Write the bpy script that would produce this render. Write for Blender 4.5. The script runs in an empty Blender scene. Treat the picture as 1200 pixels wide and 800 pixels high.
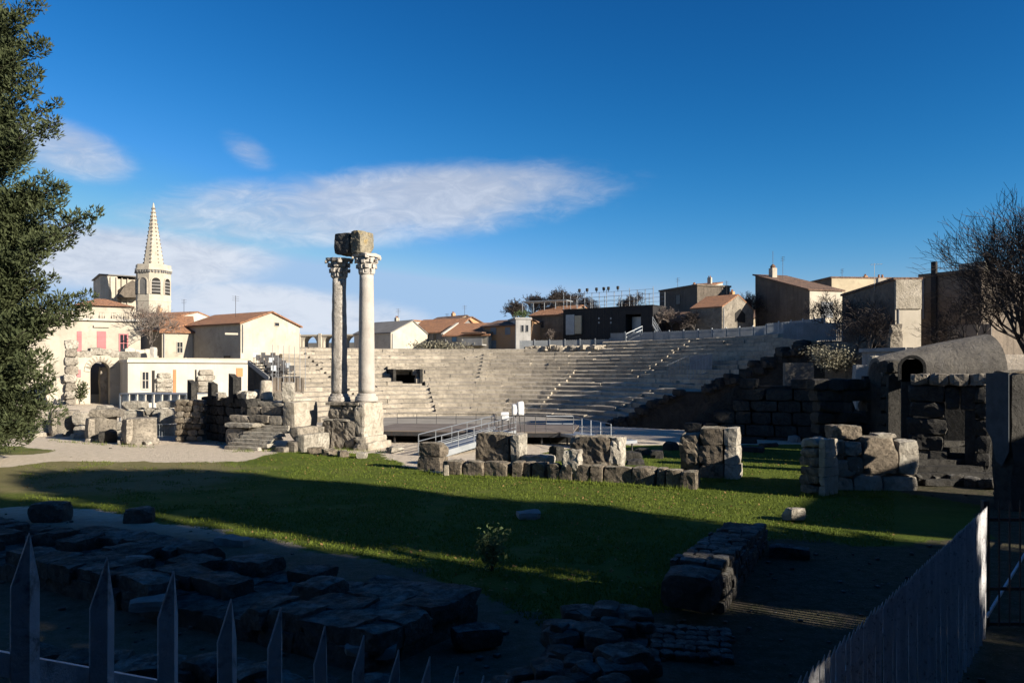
import bpy, math, random
import numpy as np
from mathutils import Vector, noise

# ------------------------------------------------------------------ camera, sky, sun, exposure
SC = bpy.context.scene
COL = SC.collection
F, HZ, HC = 933.0, 435.0, 4.7            # focal length (px of the 1200 px photo), horizon row, eye height
cam = bpy.data.cameras.new('camera'); cam_o = bpy.data.objects.new('camera', cam); COL.objects.link(cam_o)
cam_o.location = (0, 0, HC); cam_o.rotation_euler = (math.pi/2, 0, 0)
cam.lens = 28.0; cam.sensor_width = 36; cam.shift_y = 35/1200; cam.clip_end = 6000; cam.clip_start = .05
SC.camera = cam_o
SUN_AZ, SUN_EL = math.radians(-31), math.radians(21)
SD = Vector((math.cos(SUN_AZ)*math.cos(SUN_EL), math.sin(SUN_AZ)*math.cos(SUN_EL), math.sin(SUN_EL)))
sun = bpy.data.lights.new('sun', 'SUN'); sun_o = bpy.data.objects.new('sun', sun); COL.objects.link(sun_o)
sun.energy = 5.0; sun.angle = math.radians(.5); sun.color = (1, .91, .78)
sun_o.rotation_euler = SD.to_track_quat('Z', 'Y').to_euler()
SC.view_settings.view_transform = 'Standard'; SC.view_settings.look = 'None'
SC.view_settings.exposure = 1.2; SC.view_settings.gamma = 1
SC.cycles.max_bounces = 5; SC.cycles.diffuse_bounces = 2

class NT:
    """small node-graph helper"""
    def __init__(s, tree): s.t = tree; s.n = tree.nodes; s.l = tree.links
    def node(s, typ, **kw):
        n = s.n.new(typ)
        for k, v in kw.items(): setattr(n, k, v)
        return n
    def put(s, sock, v):
        if v is None: return
        if hasattr(v, 'links') or isinstance(v, bpy.types.NodeSocket): s.l.new(v, sock)
        else: sock.default_value = v
    def math(s, op, a, b=None, c=None, clamp=False):
        n = s.node('ShaderNodeMath', operation=op); n.use_clamp = clamp
        for i, v in enumerate((a, b, c)): s.put(n.inputs[i], v)
        return n.outputs[0]
    def mix(s, f, a, b, blend='MIX'):
        n = s.node('ShaderNodeMix', data_type='RGBA', blend_type=blend)
        s.put(n.inputs[0], f)
        for k, v in ((6, a), (7, b)):
            s.put(n.inputs[k], v if not isinstance(v, tuple) or len(v) == 4 else v+(1,))
        return n.outputs[2]
    def noise(s, vec, scale, detail=4, rough=.55, dist=0.0):
        n = s.node('ShaderNodeTexNoise'); s.put(n.inputs['Vector'], vec)
        n.inputs['Scale'].default_value = scale; n.inputs['Detail'].default_value = detail
        n.inputs['Roughness'].default_value = rough; n.inputs['Distortion'].default_value = dist
        return n.outputs['Fac']
    def step(s, v, lo, hi, a=0.0, b=1.0):
        n = s.node('ShaderNodeMapRange', interpolation_type='SMOOTHSTEP')
        for i, x in enumerate((v, lo, hi, a, b)): s.put(n.inputs[i], x)
        return n.outputs[0]
    def xyz(s, x, y, z):
        n = s.node('ShaderNodeCombineXYZ')
        for i, v in enumerate((x, y, z)): s.put(n.inputs[i], v)
        return n.outputs[0]
    def sep(s, v):
        n = s.node('ShaderNodeSeparateXYZ'); s.put(n.inputs[0], v); return n.outputs

def make_world():
    w = bpy.data.worlds.new('World'); SC.world = w; w.use_nodes = True
    g = NT(w.node_tree); bg = w.node_tree.nodes['Background']
    K = .07
    sky = g.node('ShaderNodeTexSky', sky_type='NISHITA', sun_disc=False)
    sky.sun_elevation = SUN_EL; sky.sun_rotation = math.pi/2 - SUN_AZ
    sky.dust_density = .2; sky.ozone_density = 3; sky.air_density = 1.0
    c = g.sep(sky.outputs[0])
    # a deep polarised winter blue: each channel graded, brightness order kept
    def grade(ch, gain, p, top): return g.math('MINIMUM', g.math('MULTIPLY', g.math('POWER', g.math('MULTIPLY', ch, K), p), gain/K), top/K)
    blue = g.xyz(g.math('ADD', grade(c[0], 33, 3.6, .16), .0016/K), grade(c[1], 1.37, 1.6, .245), grade(c[2], 1.295, 1.4, .36))
    # clouds, laid out by compass direction and elevation (degrees)
    d = g.sep(g.node('ShaderNodeTexCoord').outputs['Generated'])
    az = g.math('MULTIPLY', g.math('ARCTAN2', d[0], d[1]), 57.2958)
    el = g.math('MULTIPLY', g.math('ARCSINE', d[2]), 57.2958)
    nv = g.xyz(g.math('MULTIPLY', az, .11), g.math('MULTIPLY', el, .30), 3.7)
    warp = g.noise(nv, .8, 5, .6)
    fine = g.noise(g.xyz(g.math('MULTIPLY', az, .23), g.math('MULTIPLY', el, .55), 9.1), 1.5, 9, .66, .9)
    tot = None
    for (a0, e0, ra, re, tilt, amp) in ((-9, 11.5, 21.5, 3.4, .10, 1.05), (-29.5, 13.6, 5.5, 2.2, -.12, .95), (-25, 7.2, 11, 2.8, .05, 1.1),
                                        (-16, 4.2, 13, 2.2, -.08, 1.1), (-18.2, 14.6, 2.4, 1.5, -.3, .6), (1, 13.0, 9, 2.2, .0, .5),
                                        (-58, 8, 20, 4, .05, 1), (-110, 10, 26, 4, 0, 1), (150, 9, 28, 4, 0, 1), (-165, 14, 20, 3, 0, 1)):
        da = g.math('SUBTRACT', az, a0)
        de = g.math('SUBTRACT', g.math('SUBTRACT', el, e0), g.math('MULTIPLY', da, tilt))
        q = g.math('ADD', g.math('POWER', g.math('ABSOLUTE', g.math('DIVIDE', da, ra)), 2.0), g.math('POWER', g.math('ABSOLUTE', g.math('DIVIDE', de, re)), 2.0))
        m = g.math('MULTIPLY', g.math('SUBTRACT', 1.0, q, clamp=True), amp)
        tot = m if tot is None else g.math('MAXIMUM', tot, m)
    dens = g.math('ADD', tot, g.math('ADD', g.math('MULTIPLY', g.math('SUBTRACT', warp, .5), 1.5), g.math('MULTIPLY', g.math('SUBTRACT', fine, .5), .6)))
    cov = g.math('MULTIPLY', g.step(dens, .05, 1.05), g.step(tot, 0, .65))
    cov = g.math('MULTIPLY', cov, .76)
    # brighter crowns, greyer bellies
    shade = g.step(g.math('ADD', fine, g.math('MULTIPLY', g.math('SUBTRACT', 9.0, el), .035)), .25, .75)
    cl = g.mix(shade, tuple(v/K for v in (.24, .258, .30)), tuple(v/K for v in (.355, .367, .395)))
    g.l.new(g.mix(cov, blue, cl), bg.inputs[0]); bg.inputs[1].default_value = K
make_world()

# ------------------------------------------------------------------ pixel / world helpers
def at(x, y, D):
    return Vector(((x-600)/F*D, D, HC+(HZ-y)/F*D))
def gnd(x, y, z=0.0):
    D = (HC-z)*F/(y-HZ)
    return Vector(((x-600)/F*D, D, z))
def topx(X, Y, Z): return 600+F*X/Y, HZ-F*(Z-HC)/Y

# ------------------------------------------------------------------ materials
MATS = {}
def mat(name, c1, c2, scale=1.5, spots=None, spot_amt=.5, spot_scale=6, bump=.25, bscale=12, rough=.9, var=.12, metal=0.0, stain=None, stretch=(1, 1, 1), cover=None, island=0.0):
    sc_ = lambda c: tuple(v*.8 for v in c) if c else c
    c1, c2, spots, stain = sc_(c1), sc_(c2), sc_(spots), sc_(stain); cover = (sc_(cover[0]), cover[1]) if cover else None
    m = bpy.data.materials.new(name); m.use_nodes = True; MATS[name] = m
    g = NT(m.node_tree); b = g.n['Principled BSDF']
    geo = g.node('ShaderNodeNewGeometry'); oi = g.node('ShaderNodeObjectInfo')
    mp = g.node('ShaderNodeMapping'); mp.inputs['Scale'].default_value = stretch
    g.l.new(geo.outputs['Position'], mp.inputs[0]); P = mp.outputs[0]
    n1 = g.noise(P, scale, 6, .62)
    col = g.mix(g.step(n1, .32, .68), c1, c2)
    if spots:
        n2 = g.noise(P, spot_scale, 5, .7, .3)
        col = g.mix(g.math('MULTIPLY', g.step(n2, .52, .72), spot_amt), col, spots)
    if stain:      # vertical run-down streaks
        mp2 = g.node('ShaderNodeMapping'); mp2.inputs['Scale'].default_value = (1.6, 1.6, .16)
        g.l.new(geo.outputs['Position'], mp2.inputs[0])
        n3 = g.noise(mp2.outputs[0], 1.0, 5, .65)
        col = g.mix(g.math('MULTIPLY', g.step(n3, .48, .74), .7), col, stain)
    if cover:      # lichen / moss settled on the upper faces
        cc, amt = cover
        nz = g.sep(geo.outputs['Normal'])[2]
        n4 = g.noise(P, 2.2, 5, .7)
        col = g.mix(g.math('MULTIPLY', g.math('MULTIPLY', g.step(nz, .1, .8), g.step(n4, .4, .62)), amt), col, cc)
    hs = g.node('ShaderNodeHueSaturation'); g.l.new(col, hs.inputs['Color'])
    if island: col = g.mix(g.math('MULTIPLY', geo.outputs['Random Per Island'], island), col, tuple(v*.35 for v in c2)); g.l.new(col, hs.inputs['Color'])
    g.put(hs.inputs['Value'], g.math('ADD', g.math('MULTIPLY', oi.outputs['Random'], 2*var), 1-var))
    g.l.new(hs.outputs[0], b.inputs['Base Color'])
    b.inputs['Roughness'].default_value = rough; b.inputs['Metallic'].default_value = metal
    b.inputs['Specular IOR Level'].default_value = .25
    if bump:
        bp = g.node('ShaderNodeBump'); bp.inputs['Strength'].default_value = bump; bp.inputs['Distance'].default_value = .08
        hgt = g.noise(P, bscale, 7, .7)
        if bump >= .5:       # pitted, flaking stone
            pit = g.step(g.noise(P, bscale*.6, 6, .75, .6), .50, .36)
            hgt = g.math('SUBTRACT', hgt, g.math('MULTIPLY', pit, 1.1)); bp.inputs['Distance'].default_value = .14
        g.l.new(hgt, bp.inputs['Height']); g.l.new(bp.outputs[0], b.inputs['Normal'])
    return m

mat('cavea', (.54, .47, .365), (.38, .33, .26), .6, (.13, .115, .09), .75, 2.8, .5, 5, var=.12, island=.38, stain=(.26, .23, .18))
mat('orchestra', (.36, .33, .28), (.28, .255, .215), .5, bump=.2)
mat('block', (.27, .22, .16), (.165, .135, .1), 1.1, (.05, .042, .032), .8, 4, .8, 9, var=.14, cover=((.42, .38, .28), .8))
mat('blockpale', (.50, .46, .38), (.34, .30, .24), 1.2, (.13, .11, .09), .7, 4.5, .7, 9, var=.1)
mat('ruin', (.36, .315, .25), (.23, .20, .16), .9, (.08, .07, .058), .8, 2.6, .7, 6, var=.2)
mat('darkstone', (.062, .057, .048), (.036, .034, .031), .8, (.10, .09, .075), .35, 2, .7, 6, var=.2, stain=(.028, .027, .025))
mat('rubble', (.11, .10, .083), (.058, .053, .046), 1.6, (.2, .185, .16), .5, 5, .9, 10, var=.3, cover=((.27, .26, .235), .75))
mat('slab', (.30, .29, .27), (.21, .2, .185), 2, bump=.4)
mat('marble', (.50, .455, .395), (.40, .36, .31), .8, (.26, .235, .205), .55, 3.0, .35, 10, var=.03, stain=(.40, .36, .31))
mat('marbleworn', (.58, .53, .46), (.44, .40, .345), 1.5, (.15, .13, .11), .8, 4.5, .7, 11, var=.03, stain=(.24, .2, .16))
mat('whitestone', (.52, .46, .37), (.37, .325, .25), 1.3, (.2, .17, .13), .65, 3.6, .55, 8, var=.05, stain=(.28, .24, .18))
mat('lichen', (.30, .26, .18), (.20, .18, .14), 1.3, (.52, .33, .07), .9, 1.6, .6, 8, var=.05, cover=((.55, .40, .10), .8))
mat('greyblock', (.15, .14, .125), (.09, .085, .078), 1.2, (.26, .24, .2), .5, 3, .7, 8, var=.05, cover=((.3, .26, .12), .6))
mat('plaster', (.55, .49, .39), (.43, .38, .30), .35, (.28, .245, .19), .55, 1.1, .2, 6, var=.05, stain=(.40, .355, .28))
mat('plasterwhite', (.55, .51, .44), (.45, .415, .35), .4, (.40, .36, .3), .4, 1.2, .1, 5, var=.03, stain=(.45, .41, .34))
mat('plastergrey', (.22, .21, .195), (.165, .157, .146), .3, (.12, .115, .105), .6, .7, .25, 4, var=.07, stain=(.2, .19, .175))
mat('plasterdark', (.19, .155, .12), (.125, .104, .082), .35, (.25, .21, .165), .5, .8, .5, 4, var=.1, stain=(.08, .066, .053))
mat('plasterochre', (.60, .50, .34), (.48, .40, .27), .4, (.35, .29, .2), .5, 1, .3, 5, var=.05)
mat('plasterorange', (.52, .28, .13), (.46, .30, .18), .3, (.3, .18, .1), .4, 1, .2, 5, var=.05)
mat('pinkwash', (.50, .22, .19), (.42, .18, .16), .6, bump=.1, var=.04)
mat('tile', (.50, .25, .13), (.38, .20, .12), .9, (.24, .16, .11), .7, 2.2, .9, 7, var=.08, stretch=(2, 2, 2))
mat('tilebrown', (.26, .16, .11), (.18, .12, .09), .9, (.12, .09, .075), .7, 2.2, .9, 7, var=.08)
mat('pink', (.58, .20, .20), (.52, .17, .17), 1.5, bump=.05, rough=.6)
mat('orangedoor', (.60, .22, .08), (.5, .19, .08), 1.5, bump=.05, rough=.6)
mat('blueshutter', (.16, .30, .42), (.13, .26, .38), 1.5, bump=.05, rough=.6)
mat('greyshutter', (.25, .26, .27), (.2, .21, .22), 1.5, bump=.05, rough=.6)
mat('glass', (.025, .028, .032), (.03, .034, .04), 1, bump=0, rough=.12)
mat('dark', (.02, .019, .018), (.026, .024, .022), 1, bump=.1)
mat('steel', (.36, .38, .40), (.30, .32, .34), 2, bump=.05, rough=.45, metal=.6)
mat('galv', (.36, .38, .39), (.30, .32, .33), 2, bump=.05, rough=.5, metal=.3)
mat('iron', (.07, .07, .072), (.05, .05, .052), 4, (.16, .075, .035), .6, 7, .3, 20, rough=.6, metal=.4)
mat('fencepaint', (.68, .68, .69), (.56, .56, .58), 3, (.14, .12, .11), .85, 14, .35, 40, rough=.55, var=.12)
mat('fenceboard', (.33, .345, .35), (.26, .275, .28), 1, (.18, .18, .18), .4, 3, .1, 8, var=.1)
mat('blackpanel', (.016, .016, .017), (.024, .023, .023), 1.2, bump=.05, rough=.65)
mat('deck', (.20, .165, .14), (.15, .125, .105), .8, bump=.1, stretch=(1, 1, 1))
mat('whitecover', (.82, .82, .80), (.75, .75, .73), 3, bump=.2)
mat('vault', (.20, .18, .15), (.125, .113, .097), 1.0, (.10, .093, .08), .7, 2.5, .5, 5, var=.04, stain=(.2, .185, .165))
mat('mesh', (.085, .095, .105), (.06, .068, .075), 3, bump=.3, bscale=30)
mat('bark', (.10, .08, .062), (.065, .052, .042), 3, bump=.7, bscale=14)
mat('barkgrey', (.17, .145, .125), (.11, .095, .082), 3, bump=.6, bscale=12)
mat('twig', (.085, .068, .058), (.055, .045, .04), 3, bump=0)
mat('twigpale', (.26, .21, .175), (.18, .145, .12), 3, bump=0)
mat('asphalt', (.06, .058, .056), (.045, .044, .043), 1.5, bump=.4, bscale=30)
mat('concrete', (.40, .385, .36), (.31, .30, .28), .5, (.2, .19, .18), .5, 1.2, .25, 6, var=.05, stain=(.22, .21, .195))

def leafmat(name, c1, c2, scale):
    m = bpy.data.materials.new(name); m.use_nodes = True; MATS[name] = m
    g = NT(m.node_tree); b = g.n['Principled BSDF']; geo = g.node('ShaderNodeNewGeometry')
    n = g.noise(geo.outputs['Position'], scale, 4, .6)
    col = g.mix(g.step(n, .35, .66), c1, c2)
    col = g.mix(g.math('MULTIPLY', geo.outputs['Random Per Island'], .6), col, tuple(v*1.5 for v in c2))
    g.l.new(col, b.inputs['Base Color']); b.inputs['Roughness'].default_value = .75; b.inputs['Specular IOR Level'].default_value = .15
    t = g.node('ShaderNodeBsdfTranslucent'); g.l.new(col, t.inputs[0])
    mx = g.node('ShaderNodeMixShader'); mx.inputs[0].default_value = .2
    g.l.new(b.outputs[0], mx.inputs[1]); g.l.new(t.outputs[0], mx.inputs[2])
    g.l.new(mx.outputs[0], g.n['Material Output'].inputs[0])
leafmat('conifer', (.030, .040, .018), (.060, .071, .031), .9)
leafmat('leaf', (.05, .08, .03), (.09, .12, .05), 3)
leafmat('scrub', (.16, .155, .11), (.24, .22, .16), 2)
leafmat('deadleaf', (.16, .09, .035), (.24, .15, .06), 4)
leafmat('grassblade', (.056, .082, .010), (.098, .124, .017), .8)

def ground_mat():
    m = bpy.data.materials.new('ground'); m.use_nodes = True; MATS['ground'] = m
    g = NT(m.node_tree); b = g.n['Principled BSDF']; P = g.node('ShaderNodeNewGeometry').outputs['Position']
    at_ = g.node('ShaderNodeAttribute', attribute_name='cover'); gr = g.sep(at_.outputs['Color'])
    n1, n2, n3 = g.noise(P, .5, 6, .65), g.noise(P, 3.2, 6, .7), g.noise(P, 14, 5, .7)
    dirt = g.mix(g.step(n2, .3, .7), (.56, .48, .375), (.42, .355, .27))
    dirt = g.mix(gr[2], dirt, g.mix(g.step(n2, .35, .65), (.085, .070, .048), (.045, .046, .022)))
    dirt = g.mix(g.math('MULTIPLY', g.step(n3, .58, .7), .5), dirt, (.30, .26, .205))
    grass = g.mix(g.step(n1, .3, .7), (.058, .084, .010), (.092, .118, .016))
    grass = g.mix(g.math('MULTIPLY', g.step(n3, .45, .7), .55), grass, (.105, .13, .026))
    dry = g.mix(g.step(n2, .3, .7), (.20, .165, .085), (.14, .125, .055))
    grass = g.mix(g.math('MULTIPLY', g.step(g.math('ADD', gr[1], g.math('MULTIPLY', g.math('SUBTRACT', n1, .5), 1.2)), .3, .8), .85), grass, dry)
    n5 = g.noise(P, .22, 5, .7, .5)
    grass = g.mix(g.math('MULTIPLY', g.step(g.math('ADD', n5, g.math('MULTIPLY', g.math('SUBTRACT', n2, .5), .5)), .55, .70), .5), grass, (.14, .125, .045))
    f = g.step(g.math('ADD', gr[0], g.math('ADD', g.math('MULTIPLY', g.math('SUBTRACT', n2, .5), .9), g.math('MULTIPLY', g.math('SUBTRACT', n3, .5), .5))), .38, .62)
    g.l.new(g.mix(f, dirt, grass), b.inputs['Base Color']); b.inputs['Roughness'].default_value = .95; b.inputs['Specular IOR Level'].default_value = .1
    bp = g.node('ShaderNodeBump'); bp.inputs['Strength'].default_value = .9; bp.inputs['Distance'].default_value = .09
    g.l.new(g.math('ADD', n3, g.math('MULTIPLY', n2, 1.2)), bp.inputs['Height']); g.l.new(bp.outputs[0], b.inputs['Normal'])
ground_mat()

# ------------------------------------------------------------------ mesh helpers
class MB:
    def __init__(s): s.v = []; s.f = []
    def add(s, vs, fs):
        k = len(s.v); s.v += [tuple(v) for v in vs]; s.f += [tuple(i+k for i in f) for f in fs]; return s
    def box(s, x0, x1, y0, y1, z0, z1):
        return s.add([(x0,y0,z0),(x1,y0,z0),(x1,y1,z0),(x0,y1,z0),(x0,y0,z1),(x1,y0,z1),(x1,y1,z1),(x0,y1,z1)],
                     [(3,2,1,0),(4,5,6,7),(0,1,5,4),(1,2,6,5),(2,3,7,6),(3,0,4,7)])
    def prism(s, poly, y0, y1):              # polygon in x,z (counter-clockwise seen from -y) pushed along y
        n = len(poly)
        return s.add([(x, y0, z) for x, z in poly]+[(x, y1, z) for x, z in poly],
                     [tuple(range(n)), tuple(range(2*n-1, n-1, -1))]+[(i, n+i, n+(i+1) % n, (i+1) % n) for i in range(n)])
    def slab(s, poly, z0, z1):               # polygon in x,y (ccw) raised in z
        n = len(poly)
        return s.add([(x, y, z0) for x, y in poly]+[(x, y, z1) for x, y in poly],
                     [tuple(range(n-1, -1, -1)), tuple(range(n, 2*n))]+[(i, (i+1) % n, n+(i+1) % n, n+i) for i in range(n)])
    def tube(s, p, q, r0, r1=None, n=5):
        p, q = Vector(p), Vector(q); d = q-p
        if d.length < 1e-6: return s
        r1 = r0 if r1 is None else r1
        a = d.orthogonal().normalized(); b = d.normalized().cross(a)
        cs = [(math.cos(2*math.pi*i/n), math.sin(2*math.pi*i/n)) for i in range(n)]
        return s.add([p+(a*c+b*t)*r0 for c, t in cs]+[q+(a*c+b*t)*r1 for c, t in cs],
                     [(i, (i+1) % n, n+(i+1) % n, n+i) for i in range(n)]+[tuple(range(n-1, -1, -1)), tuple(range(n, 2*n))])
    def bar(s, p, q, w=.05, h=None):         # square bar
        return s.tube(p, q, (w if h is None else (w+h)/2)*.7, n=4)
    def lathe(s, prof, n=24, c=(0, 0), jit=0.0, seed=0):
        rs = random.Random(seed); vs = []; fs = []
        for r, z in prof:
            for i in range(n):
                a = 2*math.pi*i/n; k = 1+jit*noise.noise((math.cos(a)*1.7+seed, math.sin(a)*1.7, z*1.3))
                vs.append((c[0]+r*k*math.cos(a), c[1]+r*k*math.sin(a), z))
        for j in range(len(prof)-1):
            for i in range(n): fs.append((j*n+i, j*n+(i+1) % n, (j+1)*n+(i+1) % n, (j+1)*n+i))
        fs.append(tuple(range(n-1, -1, -1))); fs.append(tuple(range((len(prof)-1)*n, len(prof)*n)))
        return s.add(vs, fs)
    def rough(s, c, size, seed=0, n=4, amp=.05, rz=0.0, rnd=.08, freq=1.4, tilt=(0, 0), cut=None):
        """weathered stone block: subdivided box, worn edges, lumpy faces"""
        hx, hy, hz = (v/2 for v in size); idx = {}; vs = []; fs = []
        ca, sa = math.cos(rz), math.sin(rz); ns = [max(1, min(14, round(n*v/max(size)+.8))) for v in size]
        rc = random.Random(seed*17+3); cuts = []
        for _ in range(cut if cut is not None else (5 if rnd >= .3 else 2)):
            d = Vector([rc.choice((-1, 1))*rc.uniform(.25, 1) for _ in range(3)]).normalized()
            cuts.append((d, (abs(d.x)*hx+abs(d.y)*hy+abs(d.z)*hz)*rc.uniform(.70, .92)))
        def vert(q):
            key = tuple(round(t, 4) for t in q)
            if key in idx: return idx[key]
            x, y, z = q
            e = (abs(x*y)**3+abs(y*z)**3+abs(x*z)**3)
            k = min(hx, hy, hz)*min(rnd, .25)*e*.3
            p = Vector((x*(hx-k), y*(hy-k), z*(hz-k)))
            for d, k_ in cuts:
                ov = p.dot(d)-k_
                if ov > 0: p -= d*ov*.92
            p += noise.noise_vector(p*freq+Vector((seed*7.3, seed*3.1, seed*1.7)))*amp
            if n > 6: p += noise.noise_vector(p*freq*7+Vector((seed, 4, 2)))*amp*.3
            p += noise.noise_vector(p*freq*3.1+Vector((seed*1.3, seed*5.1, 9)))*amp*.5
            p.z += x*hx*tilt[0]+y*hy*tilt[1]
            vs.append((c[0]+p.x*ca-p.y*sa, c[1]+p.x*sa+p.y*ca, c[2]+p.z)); idx[key] = len(vs)-1
            return idx[key]
        for ax in range(3):
            u, w = (ax+1) % 3, (ax+2) % 3
            for sg in (-1, 1):
                for i in range(ns[u]):
                    for j in range(ns[w]):
                        quad = []
                        for di, dj in ((0, 0), (1, 0), (1, 1), (0, 1)):
                            q = [0, 0, 0]; q[ax] = sg; q[u] = -1+2*(i+di)/ns[u]; q[w] = -1+2*(j+dj)/ns[w]; quad.append(vert(q))
                        fs.append(tuple(quad if sg > 0 else quad[::-1]))
        return s.add(vs, fs)
    def archwall(s, x0, x1, z0, z1, y0, y1, holes, n=10):
        """wall with round-arched openings: holes = (x_left, x_right, z_spring, z_sill)"""
        x = x0
        for a, b, zs, zb in sorted(holes):
            if a > x: s.box(x, a, y0, y1, z0, z1)
            if zb > z0: s.box(a, b, y0, y1, z0, zb)
            r = (b-a)/2; m = (a+b)/2
            for i in range(n):
                t0, t1 = math.pi*(1-i/n), math.pi*(1-(i+1)/n)
                xa, xb = m+r*math.cos(t0), m+r*math.cos(t1)
                s.prism([(xa, zs+r*math.sin(t0)), (xb, zs+r*math.sin(t1)), (xb, z1), (xa, z1)], y0, y1)
            x = b
        if x < x1: s.box(x, x1, y0, y1, z0, z1)
        return s
    def mesh(s, name, smooth=False):
        me = bpy.data.meshes.new(name); me.from_pydata(s.v, [], s.f)
        if smooth: me.polygons.foreach_set('use_smooth', [True]*len(me.polygons))
        return me
    def build(s, name, m, parent=None, smooth=False, **kw):
        me = s.mesh(name, smooth); me.materials.append(MATS[m])
        return link(name, me, parent, **kw)

def link(name, data, parent=None, loc=None, rz=0.0, label=None, cat=None, group=None, kind=None):
    o = bpy.data.objects.new(name, data); COL.objects.link(o)
    if label and not kind: kind = 'thing'
    if parent is not None: o.parent = parent
    if loc is not None: o.location = loc
    if rz: o.rotation_euler = (0, 0, rz)
    for k, v in (('label', label), ('category', cat), ('group', group), ('kind', kind)):
        if v: o[k] = v
    return o
def thing(name, label, cat, loc=(0, 0, 0), rz=0.0, group=None): return link(name, None, None, loc, rz, label, cat, group)
def copy_tree(o, parent=None):
    c = o.copy(); COL.objects.link(c); c.parent = parent
    for ch in list(o.children): copy_tree(ch, c)
    return c
def fast_mesh(name, V, Fc):
    """numpy triangles/quads -> mesh"""
    me = bpy.data.meshes.new(name); k = Fc.shape[1]
    me.vertices.add(len(V)); me.vertices.foreach_set('co', np.asarray(V, np.float32).ravel())
    me.loops.add(Fc.size); me.loops.foreach_set('vertex_index', Fc.astype(np.int32).ravel())
    me.polygons.add(len(Fc)); me.polygons.foreach_set('loop_start', np.arange(0, Fc.size, k, dtype=np.int32))
    me.update(calc_edges=True); me.validate(); return me

class Fac:
    """vertical facade plane through two points given as (pixel x, depth); turns pixels into local (x, z)"""
    def __init__(s, xa, Da, xb, Db, z=0.0):
        s.A = Vector(((xa-600)/F*Da, Da)); s.B = Vector(((xb-600)/F*Db, Db)); s.z0 = z
        s.d = s.B-s.A; s.L = s.d.length; s.rz = math.atan2(s.d.y, s.d.x)
    def loc(s): return (s.A.x, s.A.y, s.z0)
    def t(s, x):
        u = (x-600)/F; return (u*s.A.y-s.A.x)/(s.d.x-u*s.d.y)
    def p(s, x, y):
        t = s.t(x); Y = s.A.y+s.d.y*t
        return t*s.L, HC+(HZ-y)/F*Y-s.z0
    def z(s, x, y): return s.p(x, y)[1]
def window(parent, fc, x0, x1, y0, y1, frame='plasterwhite', pane='glass', bars=True, fw=.08, name='window', shutters=None):
    (a, zt), (b, zb) = fc.p(x0, y0), fc.p(x1, y1)
    m = MB(); m.box(a-fw, a, -.06, .1, zb-fw, zt+fw); m.box(b, b+fw, -.06, .1, zb-fw, zt+fw)
    m.box(a, b, -.06, .1, zt, zt+fw); m.box(a, b, -.09, .1, zb-fw, zb)
    if bars: m.box((a+b)/2-.03, (a+b)/2+.03, -.04, .05, zb, zt); m.box(a, (a+b)/2-.03, -.035, .05, (zb+zt)/2-.03, (zb+zt)/2+.03); m.box((a+b)/2+.03, b, -.035, .05, (zb+zt)/2-.03, (zb+zt)/2+.03)
    w = m.build(name, frame, parent)
    MB().box(a, b, -.015, .02, zb, zt).build('pane', pane, w)
    if shutters:
        q = (b-a)/2
        MB().box(a-q-fw, a-fw-.01, -.08, -.01, zb, zt).build('shutter', shutters, w); MB().box(b+fw+.01, b+q+fw, -.08, -.01, zb, zt).build('shutter', shutters, w)
    return w
def panel(parent, fc, x0, x1, y0, y1, m, name='shutter', y=-.05):
    (a, zt), (b, zb) = fc.p(x0, y0), fc.p(x1, y1)
    k = MB().box(a, b, y, .02, zb, zt)
    if name in ('shutter', 'door'):
        for i in range(1, 4): k.box(a+.04, b-.04, y-.02, y, zb+(zt-zb)*i/4-.04, zb+(zt-zb)*i/4+.04)
    return k.build(name, m, parent)
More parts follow.
